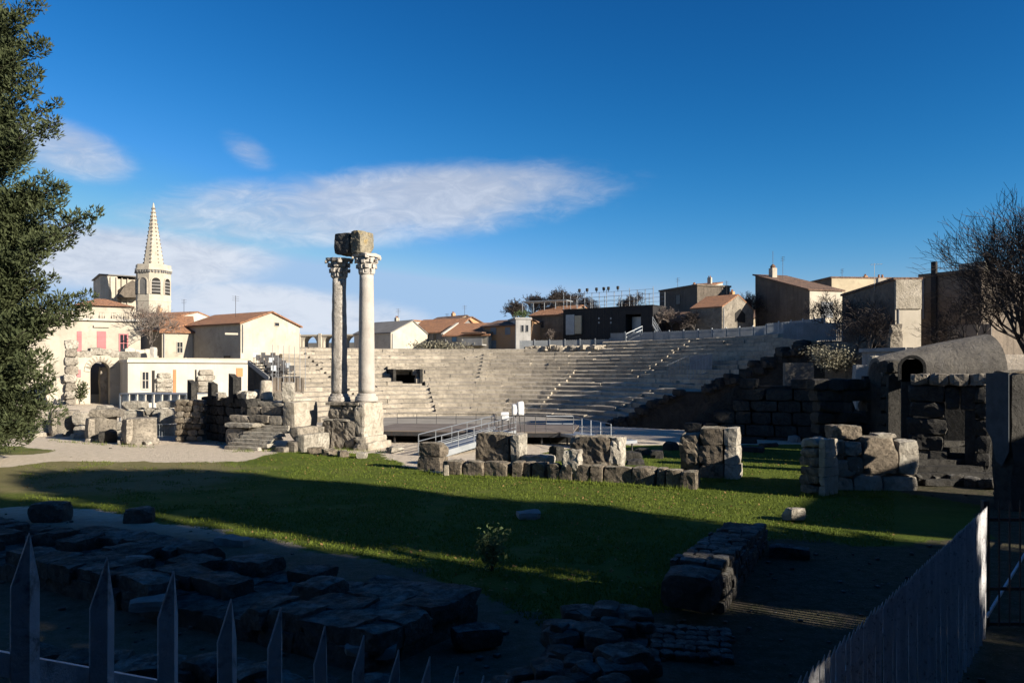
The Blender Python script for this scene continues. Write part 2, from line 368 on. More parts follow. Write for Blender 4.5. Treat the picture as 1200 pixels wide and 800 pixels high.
def gable_house(name, label, fc, D, zt, zr, wall, roof='tile', cat='house', ridge='y', over=.3, zbase=0, group=None, rx=.5):
    """box house behind facade fc: depth D, eaves zt, ridge zr. ridge 'x' runs along the facade, 'y' away from it, 'mono' slopes up along x, 'back' slopes up to the back"""
    h = thing(name, label, cat, fc.loc(), fc.rz, group); L = fc.L; T = .18; o = over
    if ridge == 'y':
        MB().prism([(0, zbase), (L, zbase), (L, zt), (L*rx, zr), (0, zt)], 0, D).build('wall', wall, h)
        for sx, (xa, xb) in ((0, (-o, L*rx)), (1, (L+o, L*rx))):
            za = zt-o*(zr-zt)/(L*.5)
            p = [(xa, za), (xb, zr), (xb, zr+T), (xa, za+T)]
            MB().prism(p if xa < xb else p[::-1], -o, D+o).build('roof', roof, h)
    elif ridge == 'x':
        MB().box(0, L, 0, D, zbase, zt).build('wall', wall, h)
        m = MB(); sl = (zr-zt)/(D/2)
        for ya, yb in ((-o, D/2), (D+o, D/2)):
            za = zt-o*sl
            m.add([(-o, ya, za), (L+o, ya, za), (L+o, yb, zr), (-o, yb, zr), (-o, ya, za+T), (L+o, ya, za+T), (L+o, yb, zr+T), (-o, yb, zr+T)],
                  [(3,2,1,0),(4,5,6,7),(0,1,5,4),(1,2,6,5),(2,3,7,6),(3,0,4,7)])
        m.build('roof', roof, h)
        g = MB()
        for xx in (0, L-.3): g.add([(xx, 0, zt), (xx, D, zt), (xx, D/2, zr), (xx+.3, 0, zt), (xx+.3, D, zt), (xx+.3, D/2, zr)], [(0, 2, 1), (3, 4, 5), (0, 3, 5, 2), (1, 2, 5, 4)])
        g.build('gable', wall, h)
    elif ridge == 'mono':
        MB().prism([(0, zbase), (L, zbase), (L, zr), (0, zt)], 0, D).build('wall', wall, h)
        s = (zr-zt)/L
        MB().prism([(-o, zt-o*s), (L+o, zr+o*s), (L+o, zr+o*s+T), (-o, zt-o*s+T)], -o, D+o).build('roof', roof, h)
    elif ridge == 'back':
        m = MB(); m.add([(0,0,zbase),(L,0,zbase),(L,D,zbase),(0,D,zbase),(0,0,zt),(L,0,zt),(L,D,zr),(0,D,zr)], [(3,2,1,0),(4,5,6,7),(0,1,5,4),(1,2,6,5),(2,3,7,6),(3,0,4,7)]); m.build('wall', wall, h)
        s = (zr-zt)/D
        MB().add([(-o,-o,zt-o*s),(L+o,-o,zt-o*s),(L+o,D+o,zr+o*s),(-o,D+o,zr+o*s),(-o,-o,zt-o*s+T),(L+o,-o,zt-o*s+T),(L+o,D+o,zr+o*s+T),(-o,D+o,zr+o*s+T)], [(3,2,1,0),(4,5,6,7),(0,1,5,4),(1,2,6,5),(2,3,7,6),(3,0,4,7)]).build('roof', roof, h)
    elif ridge == 'flat':
        MB().box(0, L, 0, D, zbase, zt).build('wall', wall, h)
        MB().box(-.15, L+.15, -.15, D+.15, zt, zt+.25).build('roof', roof, h)
    return h
# ------------------------------------------------------------------ ground
CX, CY = -5.0, 80.0                       # centre of the orchestra
def polar(r, th, z=0.0):
    a = math.radians(th); return Vector((CX+r*math.cos(a), CY+r*math.sin(a), z))
def sstep(v, a, b):
    t = min(1, max(0, (v-a)/(b-a))); return t*t*(3-2*t)
def gz(x, y):
    r = math.hypot(x-CX, y-CY); th = math.degrees(math.atan2(y-CY, x-CX))
    z = .06*noise.noise((x*.15, y*.15, 0))
    if -40 < th < 150:
        k = sstep(r, 37.2, 39.5)*sstep(th, -40, -30)*(1-sstep(th, 132, 148))
        z = z*(1-k)+5.9*k
        z -= 1.5*(1-sstep(r, 34, 36))*sstep(r, 0, 4)*(1 if r < 37 else 0)
    if r < 15.5: z = min(z, -1.2)
    z += 1.4*sstep(-x, 33, 44)*sstep(y, 62, 74)*(0 if -40 < th < 135 and r > 36 else 1)
    return z
LAWN = [(-400,560),(0,548),(70,541),(290,541),(330,528),(382,528),(440,531),(488,549),(520,556),(660,562),(815,577),(835,556),(862,538),(945,535),(975,560),(1085,580),(1150,592),(1150,632),(1010,640),(915,632),(868,640),(800,715),(640,738),(575,700),(430,652),(300,632),(150,604),(70,590),(-400,620)]
BACK = [(560,556),(600,538),(650,528),(720,522),(960,521),(975,560),(815,577)]
PATCH = [(-100,521),(20,522),(66,527),(50,532),(-100,534)]
def inside(poly, x, y):
    c = False; n = len(poly)
    for i in range(n):
        (x0, y0), (x1, y1) = poly[i], poly[i-1]
        if (y0 > y) != (y1 > y) and x < (x1-x0)*(y-y0)/(y1-y0)+x0: c = not c
    return c
def lawn_at(X, Y):
    x, y = topx(X, Y, 0); return inside(LAWN, x, y) or inside(PATCH, x, y) or inside(BACK, x, y)
def axis(lo, hi, fine, far):
    a = list(np.arange(lo, hi, fine)); s = fine
    while a[-1] < far: s *= 1.35; a.append(a[-1]+s)
    s = fine
    while a[0] > -far: s *= 1.35; a.insert(0, a[0]-s)
    return a
xs, ys = axis(-40, 42, .45, 1500), axis(9, 74, .45, 1500)
gv = [(x, y, gz(x, y)) for y in ys for x in xs]; nx = len(xs)
gf = np.array([(j*nx+i, j*nx+i+1, (j+1)*nx+i+1, (j+1)*nx+i) for j in range(len(ys)-1) for i in range(nx-1)])
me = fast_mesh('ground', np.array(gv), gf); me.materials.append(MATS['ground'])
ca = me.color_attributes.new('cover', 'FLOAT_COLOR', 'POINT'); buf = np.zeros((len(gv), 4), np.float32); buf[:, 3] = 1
for k, (x, y, z) in enumerate(gv):
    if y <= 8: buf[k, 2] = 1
    if 8 < y < 76 and abs(x) < 45 and z < 1:
        c = sum(lawn_at(x+dx+.5*noise.noise((x*.7, y*.7, 1)), y+dy+.7*noise.noise((x*.7, y*.7, 5))) for dx, dy in ((0, 0), (.35, .3), (-.35, .3), (.3, -.4), (-.3, -.4)))/5
        px, py = topx(x, y, 0)
        buf[k, 0] = c; buf[k, 1] = 1.25*max(0, min(1, (380-px)/200))*max(0, 1-abs(py-553)/34)**.6 if c else 0
        if y < 44: buf[k, 2] = max((1-sstep(y+x*.35, 18, 22))*.9, sstep(x, 1, 3)*(1-sstep(y, 24, 27)), sstep(x, 9.5, 11)*(1-sstep(y, 40, 44)))  # dark earth; its reach over the path deepens the shade there by colour
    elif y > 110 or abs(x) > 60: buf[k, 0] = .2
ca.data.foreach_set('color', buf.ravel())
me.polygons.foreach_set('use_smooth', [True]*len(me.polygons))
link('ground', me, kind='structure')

# lawn blades
rs = np.random.RandomState(4); pts = []
while len(pts) < 100000:
    Y = 12+36*rs.rand(4000)**1.5; X = (rs.rand(4000)*1.1-.62)*Y
    for x, y in zip(X, Y):
        if lawn_at(x, y) and noise.noise((x*.6, y*.6, 2))+noise.noise((x*2.2, y*2.2, 7))*.6 > -.35+(.5 if x/y < -.28 and y > 28 else 0): pts.append((x, y))
pts = np.array(pts[:100000]); n = len(pts)
ang = rs.rand(n)*6.283; hgt = .03+.09*rs.rand(n)**3; wid = .010+.012*rs.rand(n)
base = np.c_[pts, np.array([gz(x, y) for x, y in pts])-.01]; dx = np.c_[np.cos(ang)*wid, np.sin(ang)*wid, np.zeros(n)]
lean = np.c_[(rs.rand(n)-.5)*.06, (rs.rand(n)-.5)*.06, hgt]
V = np.empty((n*3, 3)); V[0::3] = base-dx; V[1::3] = base+dx; V[2::3] = base+lean
me = fast_mesh('lawn_grass', V, np.arange(n*3).reshape(-1, 3)); me.materials.append(MATS['grassblade'])
link('lawn_grass', me, label='short green grass growing over the lawn among the ruins', cat='grass', kind='stuff')

# sloping street beside the picket fence, where the viewer stands
FA, FB, FC = Vector((-.89, 1.47)), Vector((1.34, 5.04)), Vector((8.43, 14.1))
def street():
    v = []; f = []; rows = [(-40, 3.1), (-4, 3.1), (1.2, 3.0), (3.2, 1.75), (5.6, .45), (7.5, .05)]
    for y, z in rows:
        t = (y-FA.y)/(FB.y-FA.y); x = FA.x+(FB.x-FA.x)*t+.15
        v += [(x if y > -3 else -30, y, z), (60, y, z)]
    for i in range(len(rows)-1): f.append((2*i, 2*i+1, 2*i+3, 2*i+2))
    MB().add(v, f).build('street', 'asphalt', kind='structure')
street()

# ------------------------------------------------------------------ curved stone seating (cavea)
NR = 19
def row_r(i): return 15.2+1.07*i+(1.2 if i >= 7 else 0)
def row_z(i): return -.6+.5*(i+1)
def worn_wedge(m, r0, r1, a0, a1, z0, z1, drop, dep):
    """seat stone whose front edge is worn down into a slope"""
    q = []
    for a in (a0, a1):
        for r, z in ((r0, z0), (r0, z1-drop), (r0+dep, z1), (r1, z1), (r1, z0)): q.append((r*math.cos(a), r*math.sin(a), z))
    m.add(q, [(0, 5, 6, 1), (1, 6, 7, 2), (2, 7, 8, 3), (3, 8, 9, 4), (4, 9, 5, 0), (0, 1, 2, 3, 4), (9, 8, 7, 6, 5)])
cavea = thing('stone_seating', 'half circle of pale weathered stone seat tiers around the orchestra', 'seating', (CX, CY, 0))
rr = random.Random(11)
def wedge(m, r0, r1, a0, a1, z0, z1, c=(0, 0)):
    p = [(r0, a0), (r0, a1), (r1, a1), (r1, a0)]
    q = [(c[0]+r*math.cos(a), c[1]+r*math.sin(a)) for r, a in p]
    m.add([(x, y, z0) for x, y in q]+[(x, y, z1) for x, y in q], [(0,1,2,3),(7,6,5,4),(4,5,1,0),(5,6,2,1),(6,7,3,2),(7,4,0,3)])
def left_end(x, y): return x > -22.5-(y-79)*7.5/26
for i in range(NR):
    m = MB(); r = row_r(i); z = row_z(i); rn = row_r(i+1); th = math.radians(-24 if i < 14 else (-22+(i-14)*9)); end = math.radians(58+3*math.sin(i*2.1) if i >= 17 else 165)
    while th < end:
        w = rr.uniform(1.1, 3.4)/r; mid = th+w/2; x, y = CX+r*math.cos(mid), CY+r*math.sin(mid)
        deg = math.degrees(mid); hole = 7 <= i <= 10 and 106.3 < deg < 113.9
        if left_end(x, y) and not hole :
            wear = rr.random()**2; crisp = (i >= 8 and deg < 50) or deg < 14
            worn_wedge(m, r+rr.uniform(-.03, .03)+(.15 if rr.random() < .05 else 0), rn+.2, th, th+w*1.001, z-.72, z+rr.uniform(-.025, .015)-(.08 if rr.random() < .07 else 0), .015+.03*wear if crisp else .07+.14*wear, .1 if crisp else .28+.3*wear)
        elif hole and m.v: m.build('seat_row', 'cavea', cavea); m = MB()
        th += w
    m.build('seat_row', 'cavea', cavea)
for th, i0, i1 in ((132, 7, 14), (103.5, 0, 6), (87.5, 8, 14), (62, 1, 7), (39, 8, 17), (20, 1, 7), (62, 8, 9), (132, 1, 5)):
    for i in range(i0, i1+1):
        m = MB(); r = row_r(i+1) if i != 6 else row_r(6)+1.15; a = math.radians(th)+rr.uniform(-.002, .002)
        wedge(m, r-.46, r+.03, a-.42/r, a+.42/r, row_z(i)-.02, row_z(i)+.26); m.build('stair_block', 'cavea', cavea)
# entrance passage through the tiers
m = MB(); a0, a1 = math.radians(106.0), math.radians(114.2)
wedge(m, 24.2, 33, a0, a1, 2.7, 3.12); m.build('passage_floor', 'cavea', cavea)
m = MB(); wedge(m, 24.6, 32, math.radians(105.6), math.radians(106.4), 2.6, 5.0); wedge(m, 24.6, 32, math.radians(113.8), math.radians(114.6), 2.6, 5.0)
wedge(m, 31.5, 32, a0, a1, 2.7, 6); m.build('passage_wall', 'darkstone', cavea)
m = MB(); wedge(m, 27.6, 29.4, math.radians(105.8), math.radians(114.4), 4.95, 5.35); m.build('lintel', 'cavea', cavea)
m = MB(); wedge(m, 29.2, 29.8, math.radians(107.8), math.radians(112.4), 4.25, 4.75); m.build('inner_arch', 'whitestone', cavea)
m = MB()
for i in range(NR): wedge(m, row_r(i), row_r(i+1), math.radians(-25.5), math.radians(-24.1), -1.2, row_z(min(i, 14))+.02)
m.build('end_wall', 'darkstone', cavea)
m = MB()
for k in range(120):
    i = rr.randint(0, 14); r_ = row_r(i)+rr.uniform(0, .9); a_ = math.radians(-24+rr.uniform(-2.2, 1.2)); s_ = rr.uniform(.35, .95)
    m.rough((r_*math.cos(a_), r_*math.sin(a_), row_z(i)+rr.uniform(-.7, .1)), (s_*1.3, s_, s_*.75), k, 3, .1, rr.uniform(0, 3), .3)
o = m.build('broken_edge', 'darkstone', cavea); o['kind'] = 'stuff'
# rubble crest on the broken upper edge
m = MB()
for k in range(70):
    th = rr.uniform(59, 78); p = polar(rr.uniform(33.6, 36.0), th)-Vector((CX, CY, 0)); m.rough((p.x, p.y, 7.7+rr.uniform(0, .45)), (rr.uniform(.5, 1.2), rr.uniform(.5, 1), rr.uniform(.3, .7)), k, 2, .12, rr.uniform(0, 3))
o = m.build('rubble_crest', 'cavea', cavea); o['kind'] = 'stuff'
# back bank behind the top row so no light leaks under the tiers
m = MB()
for k in range(58):
    a = math.radians(-29+k*3); x, y = CX+35*math.cos(a), CY+35*math.sin(a)
    if left_end(x, y): wedge(m, 36.8 if 13 < k < 29 else 34.2, 38.2 if 13 < k < 29 else 37.6, a, a+math.radians(3), -1, 8.8 if 13 < k < 29 else 7.0 if k < 6 else 7.5)
m.build('back_bank', 'ruin', cavea)

m = MB(); m.lathe([(.01, -.75), (15.6, -.75), (15.6, -.6), (.01, -.6)], 64); m.build('orchestra_floor', 'orchestra', loc=(CX, CY, 0), kind='structure')

# slatted fence along the top of the tiers
fence = thing('slatted_fence', 'grey slatted fence running along the top of the seat tiers', 'fence', (CX, CY, 0))
def panel_mesh(w, h):
    m = MB()
    for k in range(int(w/.16)): m.box(-w/2+k*.16+.012, -w/2+k*.16+.148, -.012, .012, .05, h-.04*(k % 2))
    m.box(-w/2, w/2, .013, .05, .3, .38); m.box(-w/2, w/2, .013, .05, h-.4, h-.32); me = m.mesh('fence_panel'); me.materials.append(MATS['fenceboard']); return me
pm = panel_mesh(2.2, 1.55); post = MB().box(-.06, .06, -.06, .06, 0, 1.7).mesh('fence_post'); post.materials.append(MATS['galv'])
th = 79.0
while th > 6:
    r = 37.7; p = polar(r, th)-Vector((CX, CY, 0)); zb = 8.55 if th < 60 else 7.7
    if th < 22: zb += .25
    link('fence_panel', pm, fence, (p.x, p.y, zb), math.radians(th-90)); q = polar(r, th-1.7)-Vector((CX, CY, 0))
    link('fence_post', post, fence, (q.x, q.y, zb), math.radians(th-90)); th -= math.degrees(2.28/r)
f2 = thing('slatted_fence', 'pale stepped slatted fence at the end of the seat tiers by the scrub', 'fence')
for k in range(6):
    p = at(932+k*8.2, 400, 74-k*1.5); link('fence_panel', pm, f2, (p.x, p.y, at(0, 397+k*.6, p.y).z), -.55)

# guard rail round the stair opening in the shaded tiers
gr = Fac(808, 91, 834, 86.5, 0); h = thing('guard_rail', 'pale grey mesh guard rail standing on the shaded tiers', 'railing', gr.loc(), gr.rz)
zb, zt = gr.z(808, 434), gr.z(808, 416)
m = MB(); m.box(0, gr.L, -.03, .03, zt-.06, zt); m.box(0, gr.L, -.03, .03, zb, zb+.06)
for k in range(int(gr.L/.1)+1): m.box(k*.1, k*.1+.06, -.012, .012, zb+.06, zt-.06)
m.build('screen', 'greyshutter', h)
for xx, sx in ((0, -1.15), (gr.L, -1.3)):
    m = MB(); m.tube((xx, 0, zt), (xx+sx, -2.2, zt-1.1), .03, n=4); m.tube((xx, 0, zb), (xx+sx, -2.2, zb-1.1), .03, n=4)
    for t in range(9): m.tube((xx+sx*t/8, -2.2*t/8, zb-1.1*t/8), (xx+sx*t/8, -2.2*t/8, zt-1.1*t/8), .018, n=4)
    m.build('side_rail', 'galv', h)

# ------------------------------------------------------------------ stage
sp = Vector((-9.6, 52.4, 0)); srz = math.radians(-8)
stage = thing('stage_platform', 'low dark boarded stage platform behind the two columns', 'stage', sp, srz)
for k in range(16): MB().box(0, 13.6, k*.43, k*.43+.415, .76, .84).build('board', 'deck', stage)
m = MB(); m.box(0, 13.6, .02, .12, .5, .755); m.box(0, 13.6, 6.7, 6.8, .4, .755); m.box(.02, .12, .121, 6.7, .45, .755); m.build('edge_beam', 'iron', stage)
for k in range(9):
    for yy in (.2, 3.4, 6.6): MB().box(.2+k*1.62, .3+k*1.62, yy, yy+.1, -1.3 if yy > 1 else -.1, .755).build('leg', 'iron', stage)
MB().box(0, 13.6, 1.8, 1.85, -.6, .755).build('back_cloth', 'blackpanel', stage)  # black sheet closing the space under the boards
def rail(name, label, pts, posts, h=1.0, m='steel', mids=(1.0, .55), r=.022, group=None):
    t = thing(name, label, 'railing', pts[0], 0, group); b = Vector(pts[0])
    for a, c in zip(pts[:-1], pts[1:]):
        a, c = Vector(a)-b, Vector(c)-b; n = max(1, round((c-a).length/posts))
        for k in range(n+1): MB().tube(a.lerp(c, k/n), a.lerp(c, k/n)+Vector((0, 0, h)), r, n=5).build('post', m, t)
        for q in mids: MB().tube(a+Vector((0, 0, h*q)), c+Vector((0, 0, h*q)), r, n=5).build('rail', m, t)
    return t
def sl(x, y, z): return sp+Vector((x*math.cos(srz)-y*math.sin(srz), x*math.sin(srz)+y*math.cos(srz), z))
rail('stage_railing', 'thin steel railing along the back of the stage platform', [sl(.2, 6.6, .84), sl(7.6, 6.6, .84), sl(7.6, 4.6, .84)], 1.6, .75, 'iron')
r0, r1 = at(517, 535, 43.5), at(604, 505, 50.6); r0.z = .2; r1.z = .86
ramp = thing('access_ramp', 'sloping grey steel access ramp leading up to the stage', 'ramp', r0, math.atan2(r1.y-r0.y, r1.x-r0.x)); RL = math.hypot(r1.x-r0.x, r1.y-r0.y); dz = r1.z-r0.z
def slope(m, x0, x1, y0, y1, z0, z1):
    g = lambda x: dz*x/RL
    return m.add([(x0,y0,z0+g(x0)),(x1,y0,z0+g(x1)),(x1,y1,z0+g(x1)),(x0,y1,z0+g(x0)),(x0,y0,z1+g(x0)),(x1,y0,z1+g(x1)),(x1,y1,z1+g(x1)),(x0,y1,z1+g(x0))], [(3,2,1,0),(4,5,6,7),(0,1,5,4),(1,2,6,5),(2,3,7,6),(3,0,4,7)])
slope(MB(), 0, RL, 0, 1.5, -.05, .05).build('deck', 'steel', ramp)
for yy in (-.06, 1.5): slope(MB(), 0, RL, yy, yy+.06, -.22, .12).build('side_beam', 'galv', ramp)
for yy in (-.03, 1.53):
    m = MB()
    for q in (1.0, .62, .3): m.tube((0, yy, q), (RL, yy, q+dz), .028, n=5)
    m.build('handrail', 'steel', ramp)
    for k in range(6): MB().tube((RL*k/5, yy, dz*k/5), (RL*k/5, yy, dz*k/5+1), .028, n=5).build('post', 'steel', ramp)
for k in (1, 3, 5): MB().box(RL*k/5-.05, RL*k/5+.05, .7, .8, -.35, dz*k/5-.05).build('prop', 'iron', ramp)
p1, p2 = at(668, 516, 45), at(700, 519, 43)
rail('stage_railing', 'dark thin railing beside the pale orchestra paving', [at(588, 509, 48), at(640, 507, 51)], 1.1, 1.15, 'iron')
rail('stage_railing', 'thin grey railing on the walkway right of the stage', [at(640, 507, 52), at(672, 507, 53), at(716, 519, 46)], 1.6, 1.1, 'steel')
wl = thing('walkway', 'dark raised steel walkway right of the stage', 'walkway', (0, 0, 0))
a, b = at(640, 505, 52), at(722, 517, 46); d = (b-a).normalized(); nrm = Vector((-d.y, d.x, 0)).normalized()
m = MB(); q = [a, b, b+nrm*1.6, a+nrm*1.6]; m.add([v for v in q]+[v-Vector((0, 0, .18)) for v in q], [(0,1,2,3),(7,6,5,4),(0,4,5,1),(1,5,6,2),(2,6,7,3),(3,7,4,0)]); m.build('deck', 'steel', wl)
for t in (0.05, .5, .95):
    for s in (.1, 1.5):
        c = a.lerp(b, t)+nrm*s; MB().tube((c.x, c.y, -.8), (c.x, c.y, c.z-.19), .05, n=5).build('leg', 'iron', wl)
# covered floodlights on a thin stand
b = at(604, 509, 50.5); t = thing('covered_lights', 'two bright white lumpy covers on a thin dark stand above the stage', 'equipment', (b.x, b.y, .84))
zz = at(0, 487, 50.5).z-.84
for xx in (-.35, .35): MB().tube((xx, 0, 0), (xx*.7, 0, zz), .03, n=5).build('leg', 'iron', t)
MB().tube((-.9, 0, zz), (.5, 0, zz), .03, n=5).build('crossbar', 'iron', t)
MB().rough((-.05, 0, zz+.36), (.32, .35, .72), 5, 4, .07).build('cover', 'whitecover', t, True); MB().rough((.32, 0, zz+.42), (.38, .35, .84), 8, 4, .08).build('cover', 'whitecover', t, True)
b = at(590, 509, 50.5); t = thing('white_box', 'small white box on a thin dark stand above the stage', 'equipment', (b.x, b.y, .84))
for xx in (-.3, .3): MB().tube((xx, .1, 0), (xx, .1, zz-.28), .025, n=5).build('leg', 'iron', t)
MB().rough((.1, 0, zz-.02), (.5, .4, .5), 3, 3, .03).build('box', 'whitecover', t); MB().box(-.6, .1, -.2, .2, zz-.3, zz-.24).build('tray', 'iron', t)
# ------------------------------------------------------------------ columns
AX = math.radians(-30)                    # direction of the old stage wall
CF, CR = Vector((-8.95, 49.0, 2.84)), Vector((-10.80, 49.80, 2.80))
def column(label, base, H, rb, rt, m, seed):
    c = thing('standing_column', label, 'column', base, math.radians(-30), 'the two standing columns')
    MB().lathe([(rb*1.42, 0), (rb*1.42, .16), (rb*1.36, .17), (rb*1.40, .26), (rb*1.28, .34), (rb*1.12, .37), (rb*1.2, .45), (rb*1.03, .52)], 28, jit=.05, seed=seed).build('base', m, c, True)
    prof = []; hs = H-1.28; worn = m == 'marbleworn'
    for k in range(27):
        t = k/26; prof.append((rb+(rt-rb)*(t**1.6), .52+(hs-.52)*t))
    MB().lathe(prof, 32, jit=.10 if worn else .015, seed=seed).build('shaft', m, c, True)
    cap = MB().lathe([(rt*1.0, hs), (rt*1.1, hs+.04), (rt*1.1, hs+.1), (rt*.97, hs+.14), (rt*.98, hs+.6), (rt*1.12, hs+.9), (rt*1.32, hs+1.08)], 24, jit=.06, seed=seed+3).build('capital', m, c, True)
    R = random.Random(seed)
    for tier, (n, z0, h, w, out) in enumerate(((8, .12, .46, .3, .16), (8, .42, .52, .28, .24), (4, .75, .38, .34, .42))):
        for k in range(n):
            a = 2*math.pi*(k+.5*(tier == 1)+.5*(tier == 2))/n
            if tier == 2: a = math.pi/4+k*math.pi/2
            mb = MB(); rw = rt*1.0
            for s, (t0, t1) in enumerate(((0, .6), (.6, 1.0))):
                ra, rb_ = rw+out*(t0**2), rw+out*(t1**2)*(1.15 if t1 == 1 else 1)
                mb.rough(((ra+rb_)/2, 0, hs+z0+h*(t0+t1)/2), (.11+out*.3*s, w*(1-.25*s), h*(t1-t0)+.04), seed+k+tier*9+s, 2, .05 if R.random() < .8 else .09)
            me = mb.mesh('leaf'); me.materials.append(MATS[m]); link('leaf', me, cap, (0, 0, 0), a)
    ab = rt*1.5
    MB().rough((0, 0, hs+1.18), (ab*2, ab*2, .2), seed+5, 5, .07, 0, .3).build('abacus', m, c)
column('smooth pale column in full sun on the bright pedestal', CF, 9.05, .50, .425, 'marble', 2)
column('blotched worn column half in shadow behind the smooth one', CR, 8.95, .49, .42, 'marbleworn', 9)
ez = CF.z+9.07
e = thing('entablature_block', 'massive lichen covered stone block spanning both column tops', 'stone block', (0, 0, 0), 0)
mid = (CF+CR)/2; dr = math.radians(-29)
ux, uy = math.cos(dr), math.sin(dr)
MB().rough((mid.x-ux*.36, mid.y-uy*.36, ez+.66), (1.2, 1.25, 1.3), 3, 9, .06, dr, .1, cut=4).build('grey_stone', 'greyblock', e)
MB().rough((mid.x+ux*.73, mid.y+uy*.73, ez+.68), (.8, 1.28, 1.34), 6, 9, .07, dr, .12, cut=3).build('lichen_stone', 'lichen', e)
# pedestal
pd = thing('column_pedestal', 'heavy stone pedestal with rough dark courses and bright end pier', 'pedestal', (-9.09, 47.9, 0), math.radians(-22))
R = random.Random(5)
for k, (x0, x1) in enumerate(((-2.75, -2.15), (-2.13, -1.2), (-1.18, -.42))):
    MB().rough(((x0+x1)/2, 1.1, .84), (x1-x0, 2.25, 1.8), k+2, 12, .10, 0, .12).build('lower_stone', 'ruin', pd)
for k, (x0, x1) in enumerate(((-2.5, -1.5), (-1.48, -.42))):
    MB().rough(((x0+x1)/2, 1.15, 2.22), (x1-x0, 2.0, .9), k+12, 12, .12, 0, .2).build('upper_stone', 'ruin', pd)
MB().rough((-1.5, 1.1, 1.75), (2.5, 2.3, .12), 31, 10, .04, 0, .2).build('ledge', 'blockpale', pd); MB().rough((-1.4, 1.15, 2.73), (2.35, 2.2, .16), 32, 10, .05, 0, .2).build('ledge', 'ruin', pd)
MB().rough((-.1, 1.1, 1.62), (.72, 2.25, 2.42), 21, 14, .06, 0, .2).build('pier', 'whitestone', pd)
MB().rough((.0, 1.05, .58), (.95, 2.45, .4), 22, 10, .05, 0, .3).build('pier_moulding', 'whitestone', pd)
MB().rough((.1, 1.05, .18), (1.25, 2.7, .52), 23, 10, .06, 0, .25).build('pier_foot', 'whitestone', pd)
for k, (px, py, w) in enumerate(((370, 531, .9), (386, 533, .7), (402, 535, .8), (424, 537, .45), (462, 530, 1.1))):
    p = gnd(px, py); MB().rough((0, 0, .14), (w, .6, .42), 40+k, 4, .09, k, .5).build('loose_stone', 'blockpale' if k > 2 else 'block', loc=p,
        label=['low rough stone first in the line in front of the pedestal', 'small rough stone second in the line in front of the pedestal', 'flat rough stone third in the line in front of the pedestal', 'small upright pale stone ending the line in front of the pedestal', 'pale low block lying beside the bright pedestal foot'][k], cat='stone')

# ------------------------------------------------------------------ stage-front blocks
def blk(name, label, x0, x1, yt, yb, depth, m, rz, D=None, seed=1, cat='stone block', amp=.06, z0=0.0, n=11, rnd=.12, group=None, hid=.3):
    """single block: pixel extents of its front face, D from the ground row yb unless given"""
    D = D or gnd(600, yb, z0).y; a, b = at(x0, yt, D), at(x1, yt, D); w = (b.x-a.x)/math.cos(rz) if abs(rz) > .01 else b.x-a.x
    zt = a.z; zb = at(0, yb, D).z-hid
    c = (a+b)/2; off = Vector((-math.sin(rz), math.cos(rz), 0))*depth/2
    return MB().rough((0, 0, (zt-zb)/2), (w, depth, zt-zb), seed, n, amp, rz, rnd).build(name, m, loc=(c.x+off.x, c.y+off.y, zb), label=label, cat=cat, group=group)
RZ = math.radians(-25)
segs = [(518, 541, 540, 556), (542, 566, 541, 557), (567, 594, 541, 558), (600, 612, 541, 559), (613, 622, 542, 559), (623, 638, 542, 560), (641, 655, 543, 562), (656, 671, 544, 563), (673, 691, 545, 564), (692, 706, 546, 565), (708, 739, 547, 566), (741, 766, 548, 568), (769, 779, 549, 569), (781, 796, 551, 571), (798, 815, 553, 573)]
for k, (x0, x1, yt, yb) in enumerate(segs):
    blk('kerb_stone', 'squared brown kerb stone in the long row bordering the lawn', x0, x1-.6, yt, yb, .75, 'block', RZ+R.uniform(-.05, .05), None, 50+k, 'kerb stone', .05, group='kerb stones along the stage front', n=6)
p = gnd(502, 551); b1 = thing('stacked_block', 'pair of squared stones stacked at the left end of the kerb row', 'stone block', p, RZ)
MB().rough((0, .45, .3), (1.22, .9, .7), 71, 6, .05).build('lower_stone', 'block', b1); MB().rough((.02, .45, .98), (1.2, .85, .62), 72, 6, .05).build('upper_stone', 'block', b1)
blk('stone_bollard', 'small pale round stone bollard on the grass by the kerb', 520, 526, 545, 557, .22, 'whitestone', 0, None, 3, 'bollard', .015, rnd=.5)
blk('cut_block', 'tall squared block with grooved face and sunlit end above the kerb', 556, 596, 508, 540, 1.3, 'block', RZ, 38.2, 81, amp=.07, hid=.7)
blk('cut_block', 'pale sunlit end slab leaning on the grooved block', 598, 608, 509, 541, 1.0, 'blockpale', RZ, 37.6, 82, amp=.06, hid=.6)  # paler stone puts the sunlit right face of the block into colour
blk('flat_slab', 'flat pale slab between the grooved block and the broad block', 610, 640, 534, 541, 1.2, 'blockpale', RZ, 37.2, 83, amp=.08, hid=.3)
blk('cut_block', 'broad squared block with chipped sunlit corner above the kerb', 667, 714, 511, 546, 1.3, 'block', RZ, 35.4, 84, amp=.08, hid=.6)
blk('cut_block', 'rough bright stone filling the chipped end of the broad block', 715, 726, 512, 546, 1.0, 'blockpale', RZ, 35.0, 85, amp=.12, hid=.6)  # pale copy of the block stone paints its sunlit end
blk('corner_stone', 'small pale wedge stone leaning against the broad block', 660, 678, 528, 547, .5, 'blockpale', RZ, 34.2, 86, amp=.14, rnd=.5, hid=.5)
blk('stone_pier', 'lower half of the broken stone pier with a ragged top', 797, 818, 508, 557, 1.2, 'block', RZ, 35.6, 87, amp=.13)
pr = thing('stone_pier', 'tall stone pier of three courses with a bright sunlit side', 'stone pier', gnd(838, 560), RZ)
